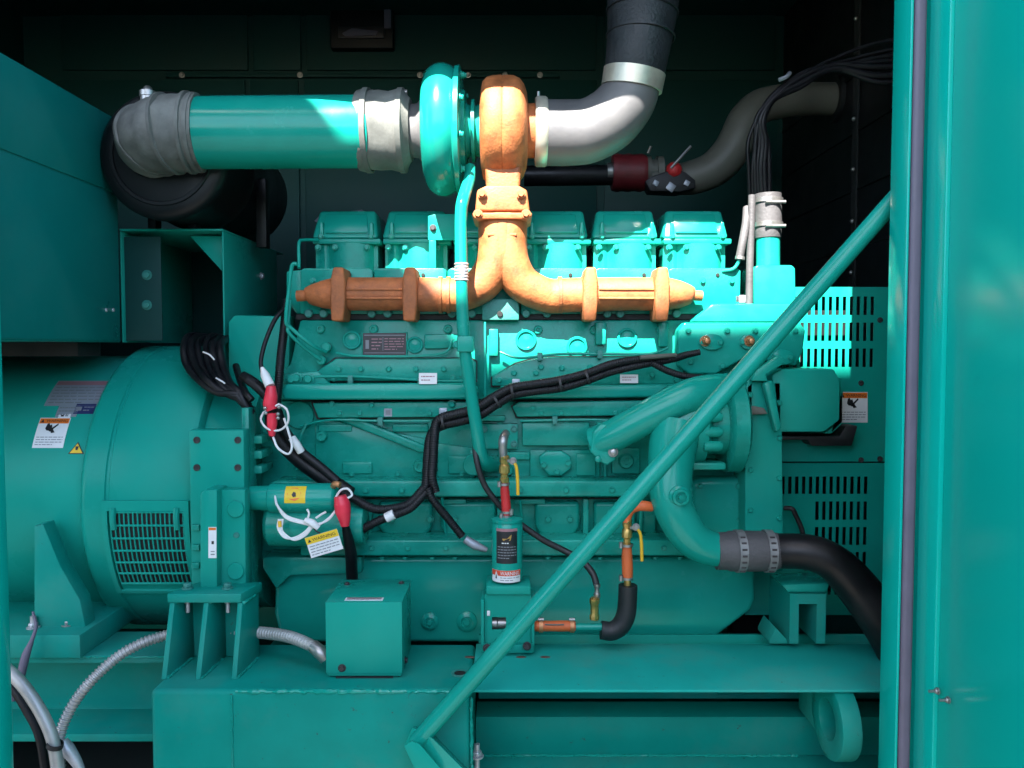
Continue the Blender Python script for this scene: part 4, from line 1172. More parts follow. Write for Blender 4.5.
# ------------------------------------------------------------------ gear case end, thermostat housing, water pump (right)
b = B(); b.pprism([(745, 572), (745, 386), (752, 381), (782, 381), (784, 572)], 2.10, 0.4, 0.006); mk('gear_case', b, 'teal_sheet', g)
b = B(); b.pprism([(690, 562), (690, 482), (700, 478), (746, 478), (746, 562)], 2.16, 0.3, 0.018, 4); mk('gear_cover', b, 'teal_gloss', g)
b = B(); b.pprism([(678, 366), (678, 330), (684, 322.5), (800, 322.5), (806, 330), (803, 352), (796, 366), (770, 361), (745, 358), (716, 374), (690, 374)], 2.15, 0.16, 0.006, 3); th = mk('thermostat_housing', b, 'teal_gloss', g)
b = B(); b.pprism([(690, 322), (712, 304), (722, 303.5), (797, 303.5), (800, 322)], 2.165, 0.2, 0.008); mk('thermostat_cap', b, 'teal_gloss', g)
b = B(); b.pbox(735, 295, 746, 303, 2.2, 0.05, 0.003); mk('cable_block', b, 'plate_grey', g)
for px, py, rx in ((711, 342, 12), (750, 342, 11), (782, 357, 11)):
    b = B()
    b.prism([P(px + rx * math.cos(a * math.pi / 10), py + 8 * math.sin(a * math.pi / 10), 2.15) + Vector((0, -0.001, 0)) for a in range(20)], (0, -0.012, 0), 0.003); fo = mk('oval_flange', b, 'teal_gloss', th)
    for dx in (-rx + 3, rx - 3): bolt(fo, px + dx, py + 0.5, 2.137, 2.3)
for px, py in ((705, 341), (749, 341)):
    q = P(px, py, 2.136); b = B(); b.hexa(q, (0.1, -1, 0), .011, .012); b.lathe(q, (0.1, -1, 0), [(0.01, .008), (0.022, .007), (0.024, .004)], 14); mk('sensor', b, 'copper', th)
for px, py in ((688, 331), (727, 331), (755, 331), (690, 362), (722, 366), (795, 331)): bolt(th, px, py, 2.15, 2.6)
b = B(); b.pprism([(754, 304), (754, 268), (758, 265), (792, 265), (795.5, 268), (796, 304)], 2.19, 0.12, 0.005); mk('water_outlet', b, 'teal_gloss', g)
b = B(); q0_, q1_ = P(768, 266, 2.25), P(768, 234, 2.25); b.cyl(q0_, q1_, M_(11.5, 2.25)); mk('outlet_pipe', b, 'teal_gloss', g)
# water pump
b = B(); b.plathe(425, 2.13, [(655, 20), (660, 34), (668, 40), (690, 42), (700, 40), (706, 30), (724, 30)], 40); mk('pump_scroll', b, 'teal_gloss', g)
b = B(); b.plathe(425, 2.13, [(722, 22), (722, 44), (724, 47), (737, 47), (739, 44), (741, 40), (742, 20)], 48); mk('pump_pulley', b, 'teal_cast', g)
for k, py in enumerate((403, 417, 432, 446)):
    b = B(); b.plathe(py, 2.035, [(703, 4), (704, 5.5), (718, 5.5), (722, 4)], 14); mk('pump_bolt', b, 'teal_cast', g)
b = B(); b.pbox(691, 463, 726, 470, 2.05, 0.1, 0.004); mk('pump_bracket', b, 'teal_cast', g)
b = B(); b.ptube([(596, 443, 2.10), (612, 436, 2.08), (640, 421, 2.06), (668, 406, 2.05), (690, 396, 2.055), (710, 390, 2.08), (726, 387, 2.12)], [17, 16.5, 16.5, 17, 17.5, 16, 14], seg=36, n=6); cp = mk('bypass_pipe', b, 'teal_gloss', g)
b = B(); b.pprism([(590, 452), (593, 432), (600, 424), (612, 424), (618, 440), (616, 460), (607, 466), (600, 462)], 2.055, 0.09, 0.006, 3); mk('pipe_flange', b, 'teal_gloss', cp)
b = B(); b.lathe(P(613, 452, 2.054), (0, -1, 0), [(0, .013), (.004, .013), (.004, .009), (.012, .009), (.014, .006)], 16); mk('flange_bolt', b, 'zinc', cp)
b = B(); b.lathe(P(598, 459, 2.054), (0, -1, 0), [(0, .009), (.006, .008), (.008, .004)], 12); mk('flange_bolt', b, 'teal_cast', cp)
b = B(); b.ptube([(676, 428, 2.06), (672, 452, 2.03), (670, 480, 2.0), (674, 508, 1.98), (688, 534, 1.97), (704, 546, 1.97), (724, 551, 1.97)], [25, 24, 22, 20.5, 19, 18, 16.5], seg=44, n=7); ce = mk('coolant_elbow', b, 'teal_gloss', g)
b = B(); q = P(680, 497, 1.932); b.lathe(q + Vector((0, 0.01, 0)), (0.06, -1, 0), [(0, .027), (0.006, .0265), (0.010, .021), (0.018, .020), (0.019, .014), (0.012, .013), (0.012, .006), (0.02, .0055), (0.02, 0)], 28); mk('elbow_boss', b, 'teal_gloss', ce)
b = B(); q = P(653, 507, 1.99); b.tube([q, P(664, 506, 1.99)], .012, seg=16); mk('elbow_port', b, 'teal_gloss', ce)
# vertical arms between thermostat housing and gear case
b = B(); b.pprism([(752, 381), (756, 371), (778, 356), (785, 358), (785, 363), (766, 375), (768, 381)], 2.07, 0.03, 0.003); mk('support_arm', b, 'teal_cast', g)
b = B(); b.pbox(747, 368, 752.5, 409, 2.10, 0.04, 0.002); mk('support_arm', b, 'teal_cast', g)
b = B(); b.pprism([(741, 408), (747, 405), (764, 408), (768, 414), (745, 415)], 2.08, 0.05, 0.002); mk('arm_base', b, 'cream_pipe', g)
b = B(); b.pprism([(764, 384), (772, 380), (782, 428), (776, 432)], 2.06, 0.03, 0.004); mk('support_arm', b, 'teal_cast', g)

# ================================================================== FAN DRIVE COVER, RADIATOR GUARD
g = thing('fan_drive_cover', 'boxy teal sheet metal cover with a clipped corner beside the radiator guard', 'cover', P(810, 432, 2.1))
b = B(); b.pprism([(778, 432), (772, 375), (782, 369), (834, 369), (840, 380), (840, 420), (824, 432)], 2.10, 0.14, 0.005); mk('cover_shell', b, 'teal_sheet', g)
b = B(); b.pprism([(824, 433.5), (841, 421), (841, 378), (843, 392), (842, 424), (832, 433.5)], 2.14, 0.10, 0.004); mk('cover_lip', b, 'teal_sheet', g)
b = B(); b.pprism([(782, 436), (840, 436), (846, 426), (858, 426), (852, 446), (812, 446), (808, 440), (782, 440)], 2.19, 0.09, 0.003); mk('belt_gap', b, 'rubber_black', g)

YG = 2.25
g = thing('radiator_guard', 'teal slotted radiator fan guard standing at the right of the engine', 'guard', P(830, 605, YG))
def slot_plate(x0, x1, rows, top, bot, name, cols, first=0):
    xs = [P(x0, 400, YG).x]
    for c_ in cols:
        xs += [P(c_ - 1.75, 400, YG).x, P(c_ + 1.75, 400, YG).x]
    xs.append(P(x1, 400, YG).x)
    zs = [P(800, bot, YG).z]
    for r0, r1 in sorted(rows, key=lambda r: -r[0]):
        zs += [P(800, r1, YG).z, P(800, r0, YG).z]
    zs.append(P(800, top, YG).z)
    b = B(); b.grid(xs, zs, lambda i, j: i % 2 == 1 and j % 2 == 1 and (j == 2 * len(rows) - 1 or cols[(i - 1) // 2] >= first), YG, 0.003)
    return mk(name, b, 'teal_sheet', g)
cols = [870.5 - 6.95 * k for k in range(17)][::-1]
slot_plate(748, 900, [(296.5, 315), (322.5, 341), (348.5, 367)], 287, 461.5, 'upper_guard', cols)
cols2 = [867.5 - 6.93 * k for k in range(13)][::-1]
slot_plate(748, 900, [(476.5, 494), (501.5, 520), (527, 545), (552, 570), (577, 595)], 463, 615, 'lower_guard', cols2, 818)
for px, py in ((861, 383), (861, 460), (880, 459), (880, 320)):
    b = B(); b.hexa(P(px, py, YG - 0.0005), (0, -1, 0), .006, .005); mk('screw', b, 'plate_dark', g)
sticker('warning_sticker', g, flat(839, 392, 867.5, 422.5, YG - 0.0005), warning_items(rows=4), 'white warning sticker with orange heading on the slotted guard')
# radiator core seen through the slots
b = B(); b.box((0.66, 2.36, 0.5), (1.13, 2.41, 1.71), 0.004); o = mk('radiator_core', b, 'drum_black')
tag(o, 'black radiator core seen through the slots of the teal guard', 'radiator')
b = B(); b.pprism([(792, 598), (800, 592), (900, 592), (900, 642), (792, 642)], 2.30, 0.02, 0.003); mk('guard_foot', b, 'wall_dark', g)

# ================================================================== UPPER RIGHT: HOSES AND PIPES AT THE BACK
g = thing('vent_hose', 'light grey rubber coupling with two clamps on the upright teal outlet pipe', 'hose', P(768, 238, 2.25))
b = B(); b.tube([P(768, 238, 2.25), P(768, 230, 2.25), P(768, 205, 2.25), P(768, 194, 2.25)], [M_(12.5, 2.25), M_(13.2, 2.25), M_(13.2, 2.25), M_(12.8, 2.25)], seg=30); mk('coupling', b, 'hose_grey', g)
for py in (201, 225):
    b = B(); q = P(768, py, 2.25); b.lathe(q, (0, 0, 1), [(-.006, .0375), (-.006, .0405), (.006, .0405), (.006, .0375)], 30, cap=False); o = mk('hose_clamp', b, 'zinc', g)
    b = B(); q = P(776, py, 2.20); b.tube([q + Vector((-.025, .012, 0)), q + Vector((.030, .012, 0))], .0048, seg=10); mk('worm_screw', b, 'zinc', o)
g = thing('breather_tube', 'slim grey upright tube beside the clamped grey coupling', 'tube', P(750, 306, 2.2))
b = B(); b.ptube([(749, 306, 2.2), (750, 260, 2.2), (751.5, 215, 2.2), (752, 195, 2.2)], 3.6, seg=14); mk('tube_body', b, 'hose_grey', g)
g = thing('breather_tube', 'short bent grey hose ending in a thin teal pipe by the rightmost cylinder head', 'tube', P(740, 262, 2.2))
b = B(); b.ptube([(747, 208, 2.22), (746, 222, 2.2), (743, 240, 2.19), (739.5, 258, 2.19)], 4, seg=14); mk('hose_body', b, 'hose_grey', g)
b = B(); b.ptube([(739.5, 258, 2.19), (738, 263, 2.19), (733, 269, 2.19), (722, 271, 2.2)], 1.8, seg=10); mk('pipe_end', b, 'teal_gloss', g)
b = B(); q = P(740, 258, 2.19); b.lathe(q, (0.15, 0, 1), [(-.004, .0115), (-.004, .013), (.004, .013), (.004, .0115)], 16, cap=False); mk('hose_clamp', b, 'zinc', g)

# coolant line across the back, red couplings, valve
g = thing('coolant_line', 'cream coolant pipe sweeping up behind the engine to a dark red valve', 'pipe', P(690, 190, 2.75))
b = B(); b.ptube([(648, 180, 2.75), (668, 180, 2.75), (690, 178, 2.75), (712, 170, 2.75), (728, 155, 2.75), (738, 138, 2.75), (746, 121, 2.76), (760, 107, 2.78), (784, 101, 2.8), (812, 99, 2.83), (836, 99, 2.845), (846, 99, 2.85)], [12, 14, 16.5, 17.5, 18, 18, 18, 17, 16, 15.5, 15.5], seg=32, n=6); mk('cream_elbow', b, 'cream_pipe', g)
q = P(836, 99, 2.845); b = B(); b.lathe((XR - .018, q.y, q.z), (1, 0, 0), [(0, .056), (0, .078), (.016, .080), (.016, .056)], 32, cap=False); mk('wall_collar', b, 'drum_black', g)
b = B(); b.ptube([(524, 176, 2.75), (570, 175.5, 2.75), (614, 175, 2.75)], 10, seg=24); mk('black_hose', b, 'rubber_hose', g)
b = B(); b.plathe(173, 2.75, [(612, 10), (612, 17), (617, 18.5), (622, 17.5), (628, 18.5), (634, 17.5), (640, 18.5), (645, 17), (645, 10)], 32); mk('red_coupling', b, 'dark_red', g)
b = B(); b.plathe(171, 2.75, [(644, 9), (644, 14), (650, 14), (650, 11), (656, 11), (656, 14), (662, 14), (662, 9)], 24); mk('union', b, 'cream_pipe', g)
b = B(); b.plathe(172, 2.74, [(607, 5), (607, 9), (613, 9), (613, 5)], 16); mk('clamp', b, 'zinc', g)
b = B(); b.ball(P(674, 170, 2.70), 0.028, (1, .8, 1)); mk('valve_bonnet', b, 'red_hose', g)
b = B(); b.ptube([(671, 168, 2.68), (680, 158, 2.67), (691, 146, 2.66)], 1.3, seg=8); mk('valve_handle', b, 'zinc', g)
b = B(); b.ptube([(648, 153, 2.72), (651, 146, 2.71)], 1.5, seg=8); mk('clamp_tail', b, 'zinc', g)
b = B(); b.pprism([(645, 181), (652, 176), (676, 168), (686, 172), (696, 180), (696, 188), (680, 192), (650, 191)], 2.69, 0.08, 0.006); blk = mk('valve_block', b, 'rubber_black', g)
for px, py, r_ in ((656, 183, 3.6), (671, 187, 5.5), (687, 183, 3.6)):
    b = B(); b.pprism([(px - r_, py + 1), (px + 1, py + r_), (px + r_, py - 1), (px - 1, py - r_)], 2.684, 0.008, 0.001); mk('valve_nut', b, 'plate_grey', blk)
# black cable bundle high right
g = thing('cable_bundle', 'black cable bundle arching from the upper right down beside the grey coupling', 'cables', P(752, 200, 2.3))
for k in range(7):
    def jc(a=3.5):
        return random.uniform(-a, a)
    py0 = 44 + 5.5 * k
    b = B(); b.ptube([(930, py0 - 4 + jc(), 2.25), (880, py0 + 2 + jc(5), 2.28), (835, 60 + k * 2 + jc(5), 2.3), (800, 72 + k * 2.2 + jc(4), 2.3), (773, 93 + k * 1.8 + jc(), 2.3), (757 + k * 1.0 + jc(2), 116 + k, 2.3), (750 + 3.2 * k + jc(2), 142, 2.31), (749 + 3.2 * k + jc(2), 170, 2.32), (750 + 3.2 * k, 206, 2.34)], random.choice([1.9, 2.6, 3.6]), seg=10, n=6); mk('cable', b, 'loom_black', g)
b = B(); b.ptube([(779, 80, 2.27), (786, 77, 2.27), (790, 73, 2.28)], 2, seg=8); mk('cable_tie', b, 'plate_grey', g)

# ================================================================== BLACK COOLANT HOSE LOW RIGHT
g = thing('coolant_hose', 'thick black rubber hose bending down to the right from the grey clamped coupling', 'hose', P(800, 575, 1.95))
b = B(); b.ptube([(760, 551, 1.97), (785, 551, 1.965), (812, 553, 1.95), (835, 564, 1.94), (858, 588, 1.93), (890, 632, 1.92), (915, 680, 1.92)], [17.5, 17.5, 18, 19, 21, 23, 24], seg=36, n=7); mk('hose_body', b, 'rubber_hose', g)
b = B(); b.plathe(551, 1.97, [(716, 17), (716, 18.6), (727, 19), (730, 20.2), (735, 20.2), (744, 20), (748, 20.4), (760, 20.2), (770, 19.5), (778, 18), (778, 16)], 40); mk('coupling', b, 'hose_grey', g)
for px in (735, 764):
    b = B(); b.plathe(551, 1.97, [(px, 20.2), (px, 21.4), (px + 8, 21.4), (px + 8, 20.2)], 40, cap=False); o = mk('hose_clamp', b, 'clamp_steel', g)
    for k in range(7):
        a = -0.9 + k * 0.3
        q = P(px + 4, 551, 1.97) + Vector((0, -math.cos(a) * .053, math.sin(a) * .053))
        s_ = B(); s_.box((q.x - .006, q.y - .001, q.z - .0025), (q.x + .006, q.y + .004, q.z + .0025), .0006, 1); mk('clamp_slot', s_, 'plate_dark', o)
g = thing('drain_hose', 'thin bent black drain tube on the lower radiator guard', 'tube', P(795, 525, 2.3))
b = B(); b.ptube([(784, 508, 2.21), (792, 509, 2.20), (796, 516, 2.20), (803, 534, 2.20), (806, 570, 2.20)], 2.4, seg=10); mk('tube_body', b, 'rubber_black', g)

# ================================================================== WIRING
def loom(name, label, pts, r_, mat='loom_black', rib=None, cat='wiring', **k):
    q = thing(name, label, cat, P(*pts[-1]))
    b = B(); b.ptube(pts, r_, seg=14, n=6, rib=rib, **k); mk('sleeve', b, mat, q)
    return q
def tie(parent, px, py, Y, d, r_, mat='rubber_black', w=.006):
    b = B(); q = P(px, py, Y); b.lathe(q - Vector(d).normalized() * w / 2, d, [(0, r_ - .001), (0, r_ + .0015), (w, r_ + .0015), (w, r_ - .001)], 16, cap=False); return mk('cable_tie', b, mat, parent)
main = loom('wiring_harness', 'twin black corrugated harness running across the engine and dividing at lower centre',
     [(700, 352, 2.11), (686, 355, 2.11), (672, 359, 2.10), (640, 365, 2.09), (610, 372, 2.09), (585, 381, 2.09), (560, 388, 2.09), (535, 391, 2.09), (513, 395, 2.09), (497, 404, 2.09), (478, 416, 2.09), (460, 421, 2.09), (440, 426, 2.09), (431, 436, 2.08), (428, 455, 2.07), (427, 476, 2.06), (424, 490, 2.05), (414, 500, 2.04)],
     [3, 3.4, 3.8, 4, 4.2, 4.3, 4.4, 4.4, 4.5, 4.6, 4.8, 5, 5, 5, 5, 5, 4.6, 4.2], rib=(.006, .0006))
b = B(); b.ptube([(668, 357, 2.09), (640, 359, 2.085), (612, 364, 2.08), (587, 373, 2.08), (560, 380, 2.08), (535, 384, 2.08), (511, 388, 2.08), (494, 397, 2.08), (474, 409, 2.08), (456, 414, 2.08), (442, 418, 2.08), (436, 424, 2.08), (434, 440, 2.07), (433, 460, 2.06), (432, 478, 2.05), (436, 492, 2.05)], [3, 3.6, 4, 4, 4.2, 4.2, 4.4, 4.6, 4.8, 4.8, 4.8, 4.8, 4.8, 4.8, 4.6, 4], seg=14, rib=(.006, .0006)); mk('sleeve', b, 'loom_black', main)
b = B(); b.ptube([(424, 488, 2.04), (410, 503, 2.03), (395, 508, 2.03), (375, 509, 2.03), (356, 500, 2.04), (340, 492, 2.06)], 4.3, seg=14, rib=(.006, .0006)); mk('branch', b, 'loom_black', main)
b = B(); b.ptube([(426, 492, 2.04), (412, 507, 2.025), (400, 513, 2.02), (388, 517, 2.02), (374, 523, 2.02), (362, 530, 2.03), (352, 540, 2.05)], 4.2, seg=14, rib=(.006, .0006)); br = mk('branch', b, 'loom_black', main)
b = B(); b.ptube([(394, 514, 2.015), (386, 518, 2.015)], 5, seg=12); mk('white_marker', b, 'white_wire', br)
b = B(); b.ptube([(428, 488, 2.04), (433, 500, 2.04), (446, 516, 2.05), (462, 536, 2.06)], 4.0, seg=14, rib=(.006, .0006)); br = mk('branch', b, 'loom_black', main)
b = B(); b.ptube([(465, 539, 2.06), (475, 545, 2.06), (487, 550, 2.06)], [4.2, 4.6, 2.4], seg=12); mk('grey_plug', b, 'plate_grey', br)
for px, py, d in ((512, 391, (1, 0, .2)), (560, 384, (1, 0, .15)), (587, 377, (1, 0, .35)), (497, 401, (1, 0, .6)), (443, 422, (1, 0, .2)), (430, 470, (0, 0, 1)), (429, 488, (0, 0, 1))):
    tie(main, px, py, 2.083, d, .0195)
for px, py in ((516, 391), (443, 420)):
    b = B(); b.pbox(px - 4, py - 12, px + 4, py - 3, 2.10, .01, .002); mk('harness_clip', b, 'plate_grey', main)
b = B(); b.ptube([(640, 357.5, 2.062), (655, 356.5, 2.07), (676, 355, 2.085)], [2.2, 2.4, 2], seg=10); mk('heat_sleeve', b, 'cream_pipe', main)
g2 = loom('wiring_harness', 'short black harness branch under the thermostat housing at right', [(652, 363, 2.08), (668, 371, 2.08), (684, 376, 2.08), (702, 378, 2.09)], 3.4, rib=(.006, .0006))
# left bundle hanging over the alternator ring
g = thing('alternator_cables', 'loose bundle of black cables draped over the right rim of the alternator ring', 'cables', P(215, 350, 2.3))
for k in range(6):
    def jt(a=2.5):
        return random.uniform(-a, a)
    o_ = (k - 2.5) * 7.2
    b = B(); b.ptube([(250 + o_ * .3, 356 + jt(), 2.36), (228 + o_ * .7, 344 + jt(), 2.34), (209 + o_, 337 + jt(), 2.28), (202 + o_, 347 + jt(1.5), 2.20 - abs(o_) * .001), (205 + o_, 364 + jt(), 2.14), (215 + o_ * .8, 382 + jt(), 2.085 + jt() * .003), (228 + o_ * .6, 393 + jt(), 2.065), (240 + o_ * .35, 400 + o_ * .35, 2.06), (250 + o_ * .1, 404 + o_ * .5, 2.07)], random.choice([3.2, 3.7, 4.2]), seg=12, n=6); mk('cable', b, 'loom_black', g)
b = B(); b.ptube([(216, 352, 2.40), (234, 356, 2.36), (249, 361, 2.3)], 5.5, seg=14); mk('cable_stub', b, 'rubber_black', g)
b = B(); b.ptube([(236, 366, 2.2), (240, 380, 2.12), (246, 393, 2.06), (252, 400, 2.05)], 3.4, seg=10); mk('cable', b, 'loom_black', g)
for px, py, a in ((203, 352, .6), (216, 378, .8), (232, 392, .4)):
    b = B(); q = P(px, py, 2.08); b.tube([q, q + Vector((.02, -.008, -.012 * a)), q + Vector((.03, -.002, -.02))], .0022, seg=8); mk('cable_tie', b, 'white_wire', g)
g = loom('battery_cable', 'thick black battery cable running from the alternator bundle down to the starter motor',
     [(243, 376, 2.08), (255, 384, 2.06), (270, 400, 2.07), (272, 425, 2.09), (285, 446, 2.10), (305, 464, 2.10), (325, 478, 2.09), (340, 486, 2.08), (352, 492, 2.07)], [5, 5.5, 6, 6.5, 7.5, 8, 8, 7, 5])
b = B(); b.ptube([(248, 380, 2.06), (262, 391, 2.05), (276, 408, 2.06), (284, 428, 2.07), (300, 450, 2.07), (322, 468, 2.07), (338, 482, 2.06)], 4.5, seg=12); mk('sleeve', b, 'loom_black', g)
b = B(); b.ptube([(292, 438, 2.06), (297, 445, 2.055), (301, 452, 2.06)], 4, seg=10); mk('white_marker', b, 'white_wire', g)
g = loom('sensor_cable', 'upright black corrugated cable beside the left fuel lines', [(287, 300, 2.17), (284, 330, 2.15), (281, 355, 2.13), (279, 380, 2.12), (276, 412, 2.13)], 4.2, rib=(.006, .0006))
g = loom('sensor_cable', 'thin black cable arcing down to the upper red cable boot', [(288, 306, 2.15), (276, 318, 2.12), (266, 340, 2.09), (261, 360, 2.07), (262, 372, 2.06)], 2.2)

# red terminal boots
def boot(label, pts, rr, Y):
    q = thing('cable_boot', label, 'cable boot', P(pts[-1][0], pts[-1][1], Y), 'red rubber boots on the battery cables')
    b = B(); b.ptube([(x, y, Y) for x, y in pts], rr, seg=18, n=5); mk('boot_body', b, 'red_boot', q)
    return q
g = boot('red rubber cable boot hanging upright below the alternator cable bundle', [(271, 386), (271, 396), (270, 404), (272, 410)], [4.5, 6.5, 7, 6.0], 2.02)
b = B(); b.ptube([(262, 367, 2.03), (265, 375, 2.03), (270, 386, 2.02)], [1.5, 4.5, 5], seg=12); mk('white_plug', b, 'white_wire', g)
b = B(); b.ptube([(272, 413, 2.02), (272, 424, 2.02), (272, 436, 2.02)], [5, 5.2, 3], seg=14); mk('boot_tail', b, 'red_boot', g)
b = B(); b.ptube([(279, 404, 2.015), (287, 410, 2.01), (288, 422, 2.015), (280, 430, 2.02), (268, 429, 2.01), (261, 420, 2.01), (264, 411, 2.01)], 1.1, seg=8, closed=True); mk('retainer_loop', b, 'white_wire', g)
b = B(); b.ptube([(273, 437, 2.02), (278, 448, 2.01), (288, 454, 2.01), (292, 446, 2.015), (288, 430, 2.02), (284, 418, 2.02)], 1.2, seg=8); mk('retainer_cord', b, 'white_wire', g)
for px, py in ((265, 408), (279, 407), (266, 413), (278, 414), (278, 418)):
    b = B(); b.ball(P(px, py, 2.005), .005); mk('crimp', b, 'zinc', g)
g = boot('red rubber cable boot at the right end of the starter motor', [(340, 496), (342, 504), (343, 511), (344.5, 519), (345, 526)], [6, 8.2, 8.0, 6, 4.2], 1.97)
b = B(); b.ptube([(336, 497, 1.98), (341, 490, 1.98), (348, 489, 1.98), (352, 495, 1.98), (346, 499, 1.97)], 1.2, seg=8); mk('retainer_loop', b, 'white_wire', g)
g = loom('battery_cable', 'black battery cable dropping from the red boot at the starter motor', [(345, 524, 1.98), (348, 538, 2.0), (351, 555, 2.03), (352, 578, 2.08)], [3.6, 5, 6, 6])

# ================================================================== STARTER MOTOR
g = thing('starter_motor', 'teal starter motor cylinder with an orange and yellow sticker', 'starter motor', P(310, 515, 2.02))
b = B(); b.plathe(498, 2.03, [(247, 8), (250, 12), (262, 12.5), (270, 13), (271, 14.5), (276, 15), (334, 15), (336, 14), (339, 10)], 40); mk('solenoid_barrel', b, 'teal_gloss', g)
b = B(); b.plathe(524, 2.06, [(268, 18), (272, 22), (345, 22), (352, 22), (354, 20), (366, 20), (367, 18)], 44); mk('motor_barrel', b, 'teal_cast', g)
ys = 2.03
def solmap(x0, x1, a0_, a1_):
    c_ = P(300, 498, ys)
    r_ = M_(15, ys)
    xa, xb = P(x0, 498, ys).x, P(x1, 498, ys).x
    def f(u, v, h):
        a = a0_ + (a1_ - a0_) * v
        return Vector((xa + (xb - xa) * u, ys - math.cos(a) * (r_ + h), c_.z + math.sin(a) * (r_ + h)))
    return f
sticker('hot_sticker', g, solmap(288.5, 309, -.15, 1.05), [('base', (0, 0, 1, 1), 'label_yellow'), ('lift', (), 'label_yellow'), ('poly', [(.12 + .0, .5), (.25, .2), (.5, .12), (.7, .25), (.8, .55), (.6, .85), (.3, .88)], 'label_orange'), ('lift', (), 'label_red'), ('poly', [(.34, .45), (.42, .32), (.56, .36), (.54, .56), (.42, .62)], 'label_black')], 'yellow sticker with an orange symbol')
b = B(); b.ptube([(333, 487, 2.02), (335, 484, 2.0), (340, 485, 1.995)], 3.2, seg=10); mk('terminal', b, 'copper', g)
g = thing('lead_wires', 'bundle of white lead wires looped below the starter motor', 'wires', P(310, 540, 1.98))
for k in range(3):
    d = k * 1.8
    b = B(); b.ptube([(275, 494 + d, 2.0), (277 + d * .5, 505 + d, 1.98), (287, 516 + d * .7, 1.97), (302, 521 + d * .6, 1.965), (316, 524 + d * .4, 1.96), (328, 520 - d * .3, 1.965), (336, 510, 1.98)], 1.15, seg=8, n=6); mk('wire', b, 'white_wire', g)
    b = B(); b.ptube([(312, 524 + d, 1.96), (305, 532 + d, 1.96), (294, 538 + d * .5, 1.96), (284, 537 - d, 1.96), (278 + d, 528, 1.965), (279 + d, 519, 1.97)], 1.2, seg=8, n=6); mk('wire', b, 'white_wire', g)
b = B(); b.ptube([(279.5, 521, 1.965), (280, 527, 1.963)], 1.9, seg=8); mk('yellow_end', b, 'yellow_paint', g)
b = B(); b.ptube([(305, 520, 1.955), (312, 523, 1.952), (318, 528, 1.955)], [2.5, 4, 3.2], seg=12); mk('tape_knot', b, 'white_wire', g)
for pts in ([(308, 518), (309, 513), (307, 509)], [(316, 518), (322, 514), (326, 512)]):
    b = B(); b.ptube([(x, y, 1.953) for x, y in pts], 1.1, seg=8); mk('tie_tail', b, 'white_wire', g)
# hanging tag
ga = R(-13)
def tagmap(u, v, h):
    return P(324 + (u - .5) * 32 + (.5 - v) * 6.5, 543.5 - (u - .5) * 9.5 + (.5 - v) * 20, 1.945) + Vector((0, -h, 0))
g = thing('hanging_tag', 'white paper tag with a yellow heading hanging from the white wires', 'tag', P(323, 556, 1.945))
b = B(); b.prism([tagmap(u, v, -.0006) for u, v in ((0, 0), (1, 0), (1, 1), (0, 1))], (0, .0008, 0)); mk('tag_card', b, 'label_white', g)
sticker('tag_print', g, lambda u, v, h: tagmap(u, v, h), [('rect', (0, .66, 1, 1), 'label_yellow'), ('lift', (), 'label_yellow'), ('text', ('WARNING', .2, .75, .92, .9), 'label_black'), ('poly', [(.06, .74), (.16, .74), (.11, .9)], 'label_black')] + text_rows(.06, .94, .06, .6, 4))
b = B(); b.ptube([(313, 527, 1.95), (316, 531, 1.947), (320, 533, 1.944)], .8, seg=6); mk('string', b, 'label_black', g)

# ================================================================== BLOCK HEATER
YHt = 1.965
g = thing('block_heater', 'upright teal coolant heater canister with black label on a folded bracket', 'heater', P(507, 655, 1.96))
zbt = ZT + .0005
b = B(); hc_ = P(507, 552, YHt); z0 = P(507, 583, YHt).z; z1 = P(507, 524, YHt).z; rc = M_(16, YHt)
b.lathe((hc_.x, YHt + .04, z0), (0, 0, 1), [(0, rc - .002), (.002, rc), (z1 - z0 - .006, rc), (z1 - z0 - .001, rc - .003), (z1 - z0, rc + .001), (z1 - z0 + .006, rc + .001), (z1 - z0 + .008, rc - .004), (z1 - z0 + .012, .012), (z1 - z0 + .016, .010)], 44); can = mk('canister', b, 'teal_gloss', g)
def canmap(a0_, a1_, py0, py1):
    za, zb_ = P(507, py1, YHt).z, P(507, py0, YHt).z
    def f(u, v, h):
        a = a0_ + (a1_ - a0_) * u
        return Vector((hc_.x + math.sin(a) * (rc + h), YHt + .04 - math.cos(a) * (rc + h), za + (zb_ - za) * v))
    return f
sticker('rating_label', can, canmap(-.72, .68, 529, 564), [('base', (0, 0, 1, 1), 'label_black'), ('rect', (0, .92, 1, 1), 'plate_pink'), ('lift', (), 'label_black'),
     ('poly', [(.3, .72), (.52, .72), (.72, .84), (.7, .74), (.66, .66), (.34, .66)], 'brass')] + text_rows(.28, .75, .54, .64, 1, 'label_white') + text_rows(.08, .95, .12, .52, 5, 'label_grey'), 'black label with pale lettering')
sticker('warning_label', can, canmap(-1.15, .95, 571, 583), [('base', (0, 0, 1, 1), 'label_white'), ('rect', (0, .55, 1, 1), 'label_red'), ('lift', (), 'label_red'), ('poly', [(.1, .2), (.2, .95), (.3, .2)], 'label_white'), ('text', ('WARNING', .34, .62, .94, .92), 'label_white'), ('poly', [(.17, .3), (.2, .8), (.23, .3)], 'label_black')] + text_rows(.34, .95, .1, .5, 2, 'label_grey'), 'red and white warning label')
xb0, xb1 = P(482, 650, 1.955).x, P(533, 650, 1.955).x
ztop = P(507, 586, YHt).z
b = B(); b.box((P(486, 590, 1.96).x, 1.962, ztop - .022), (P(531, 590, 1.96).x, 2.06, ztop), .004); mk('bracket_shelf', b, 'teal_sheet', g)
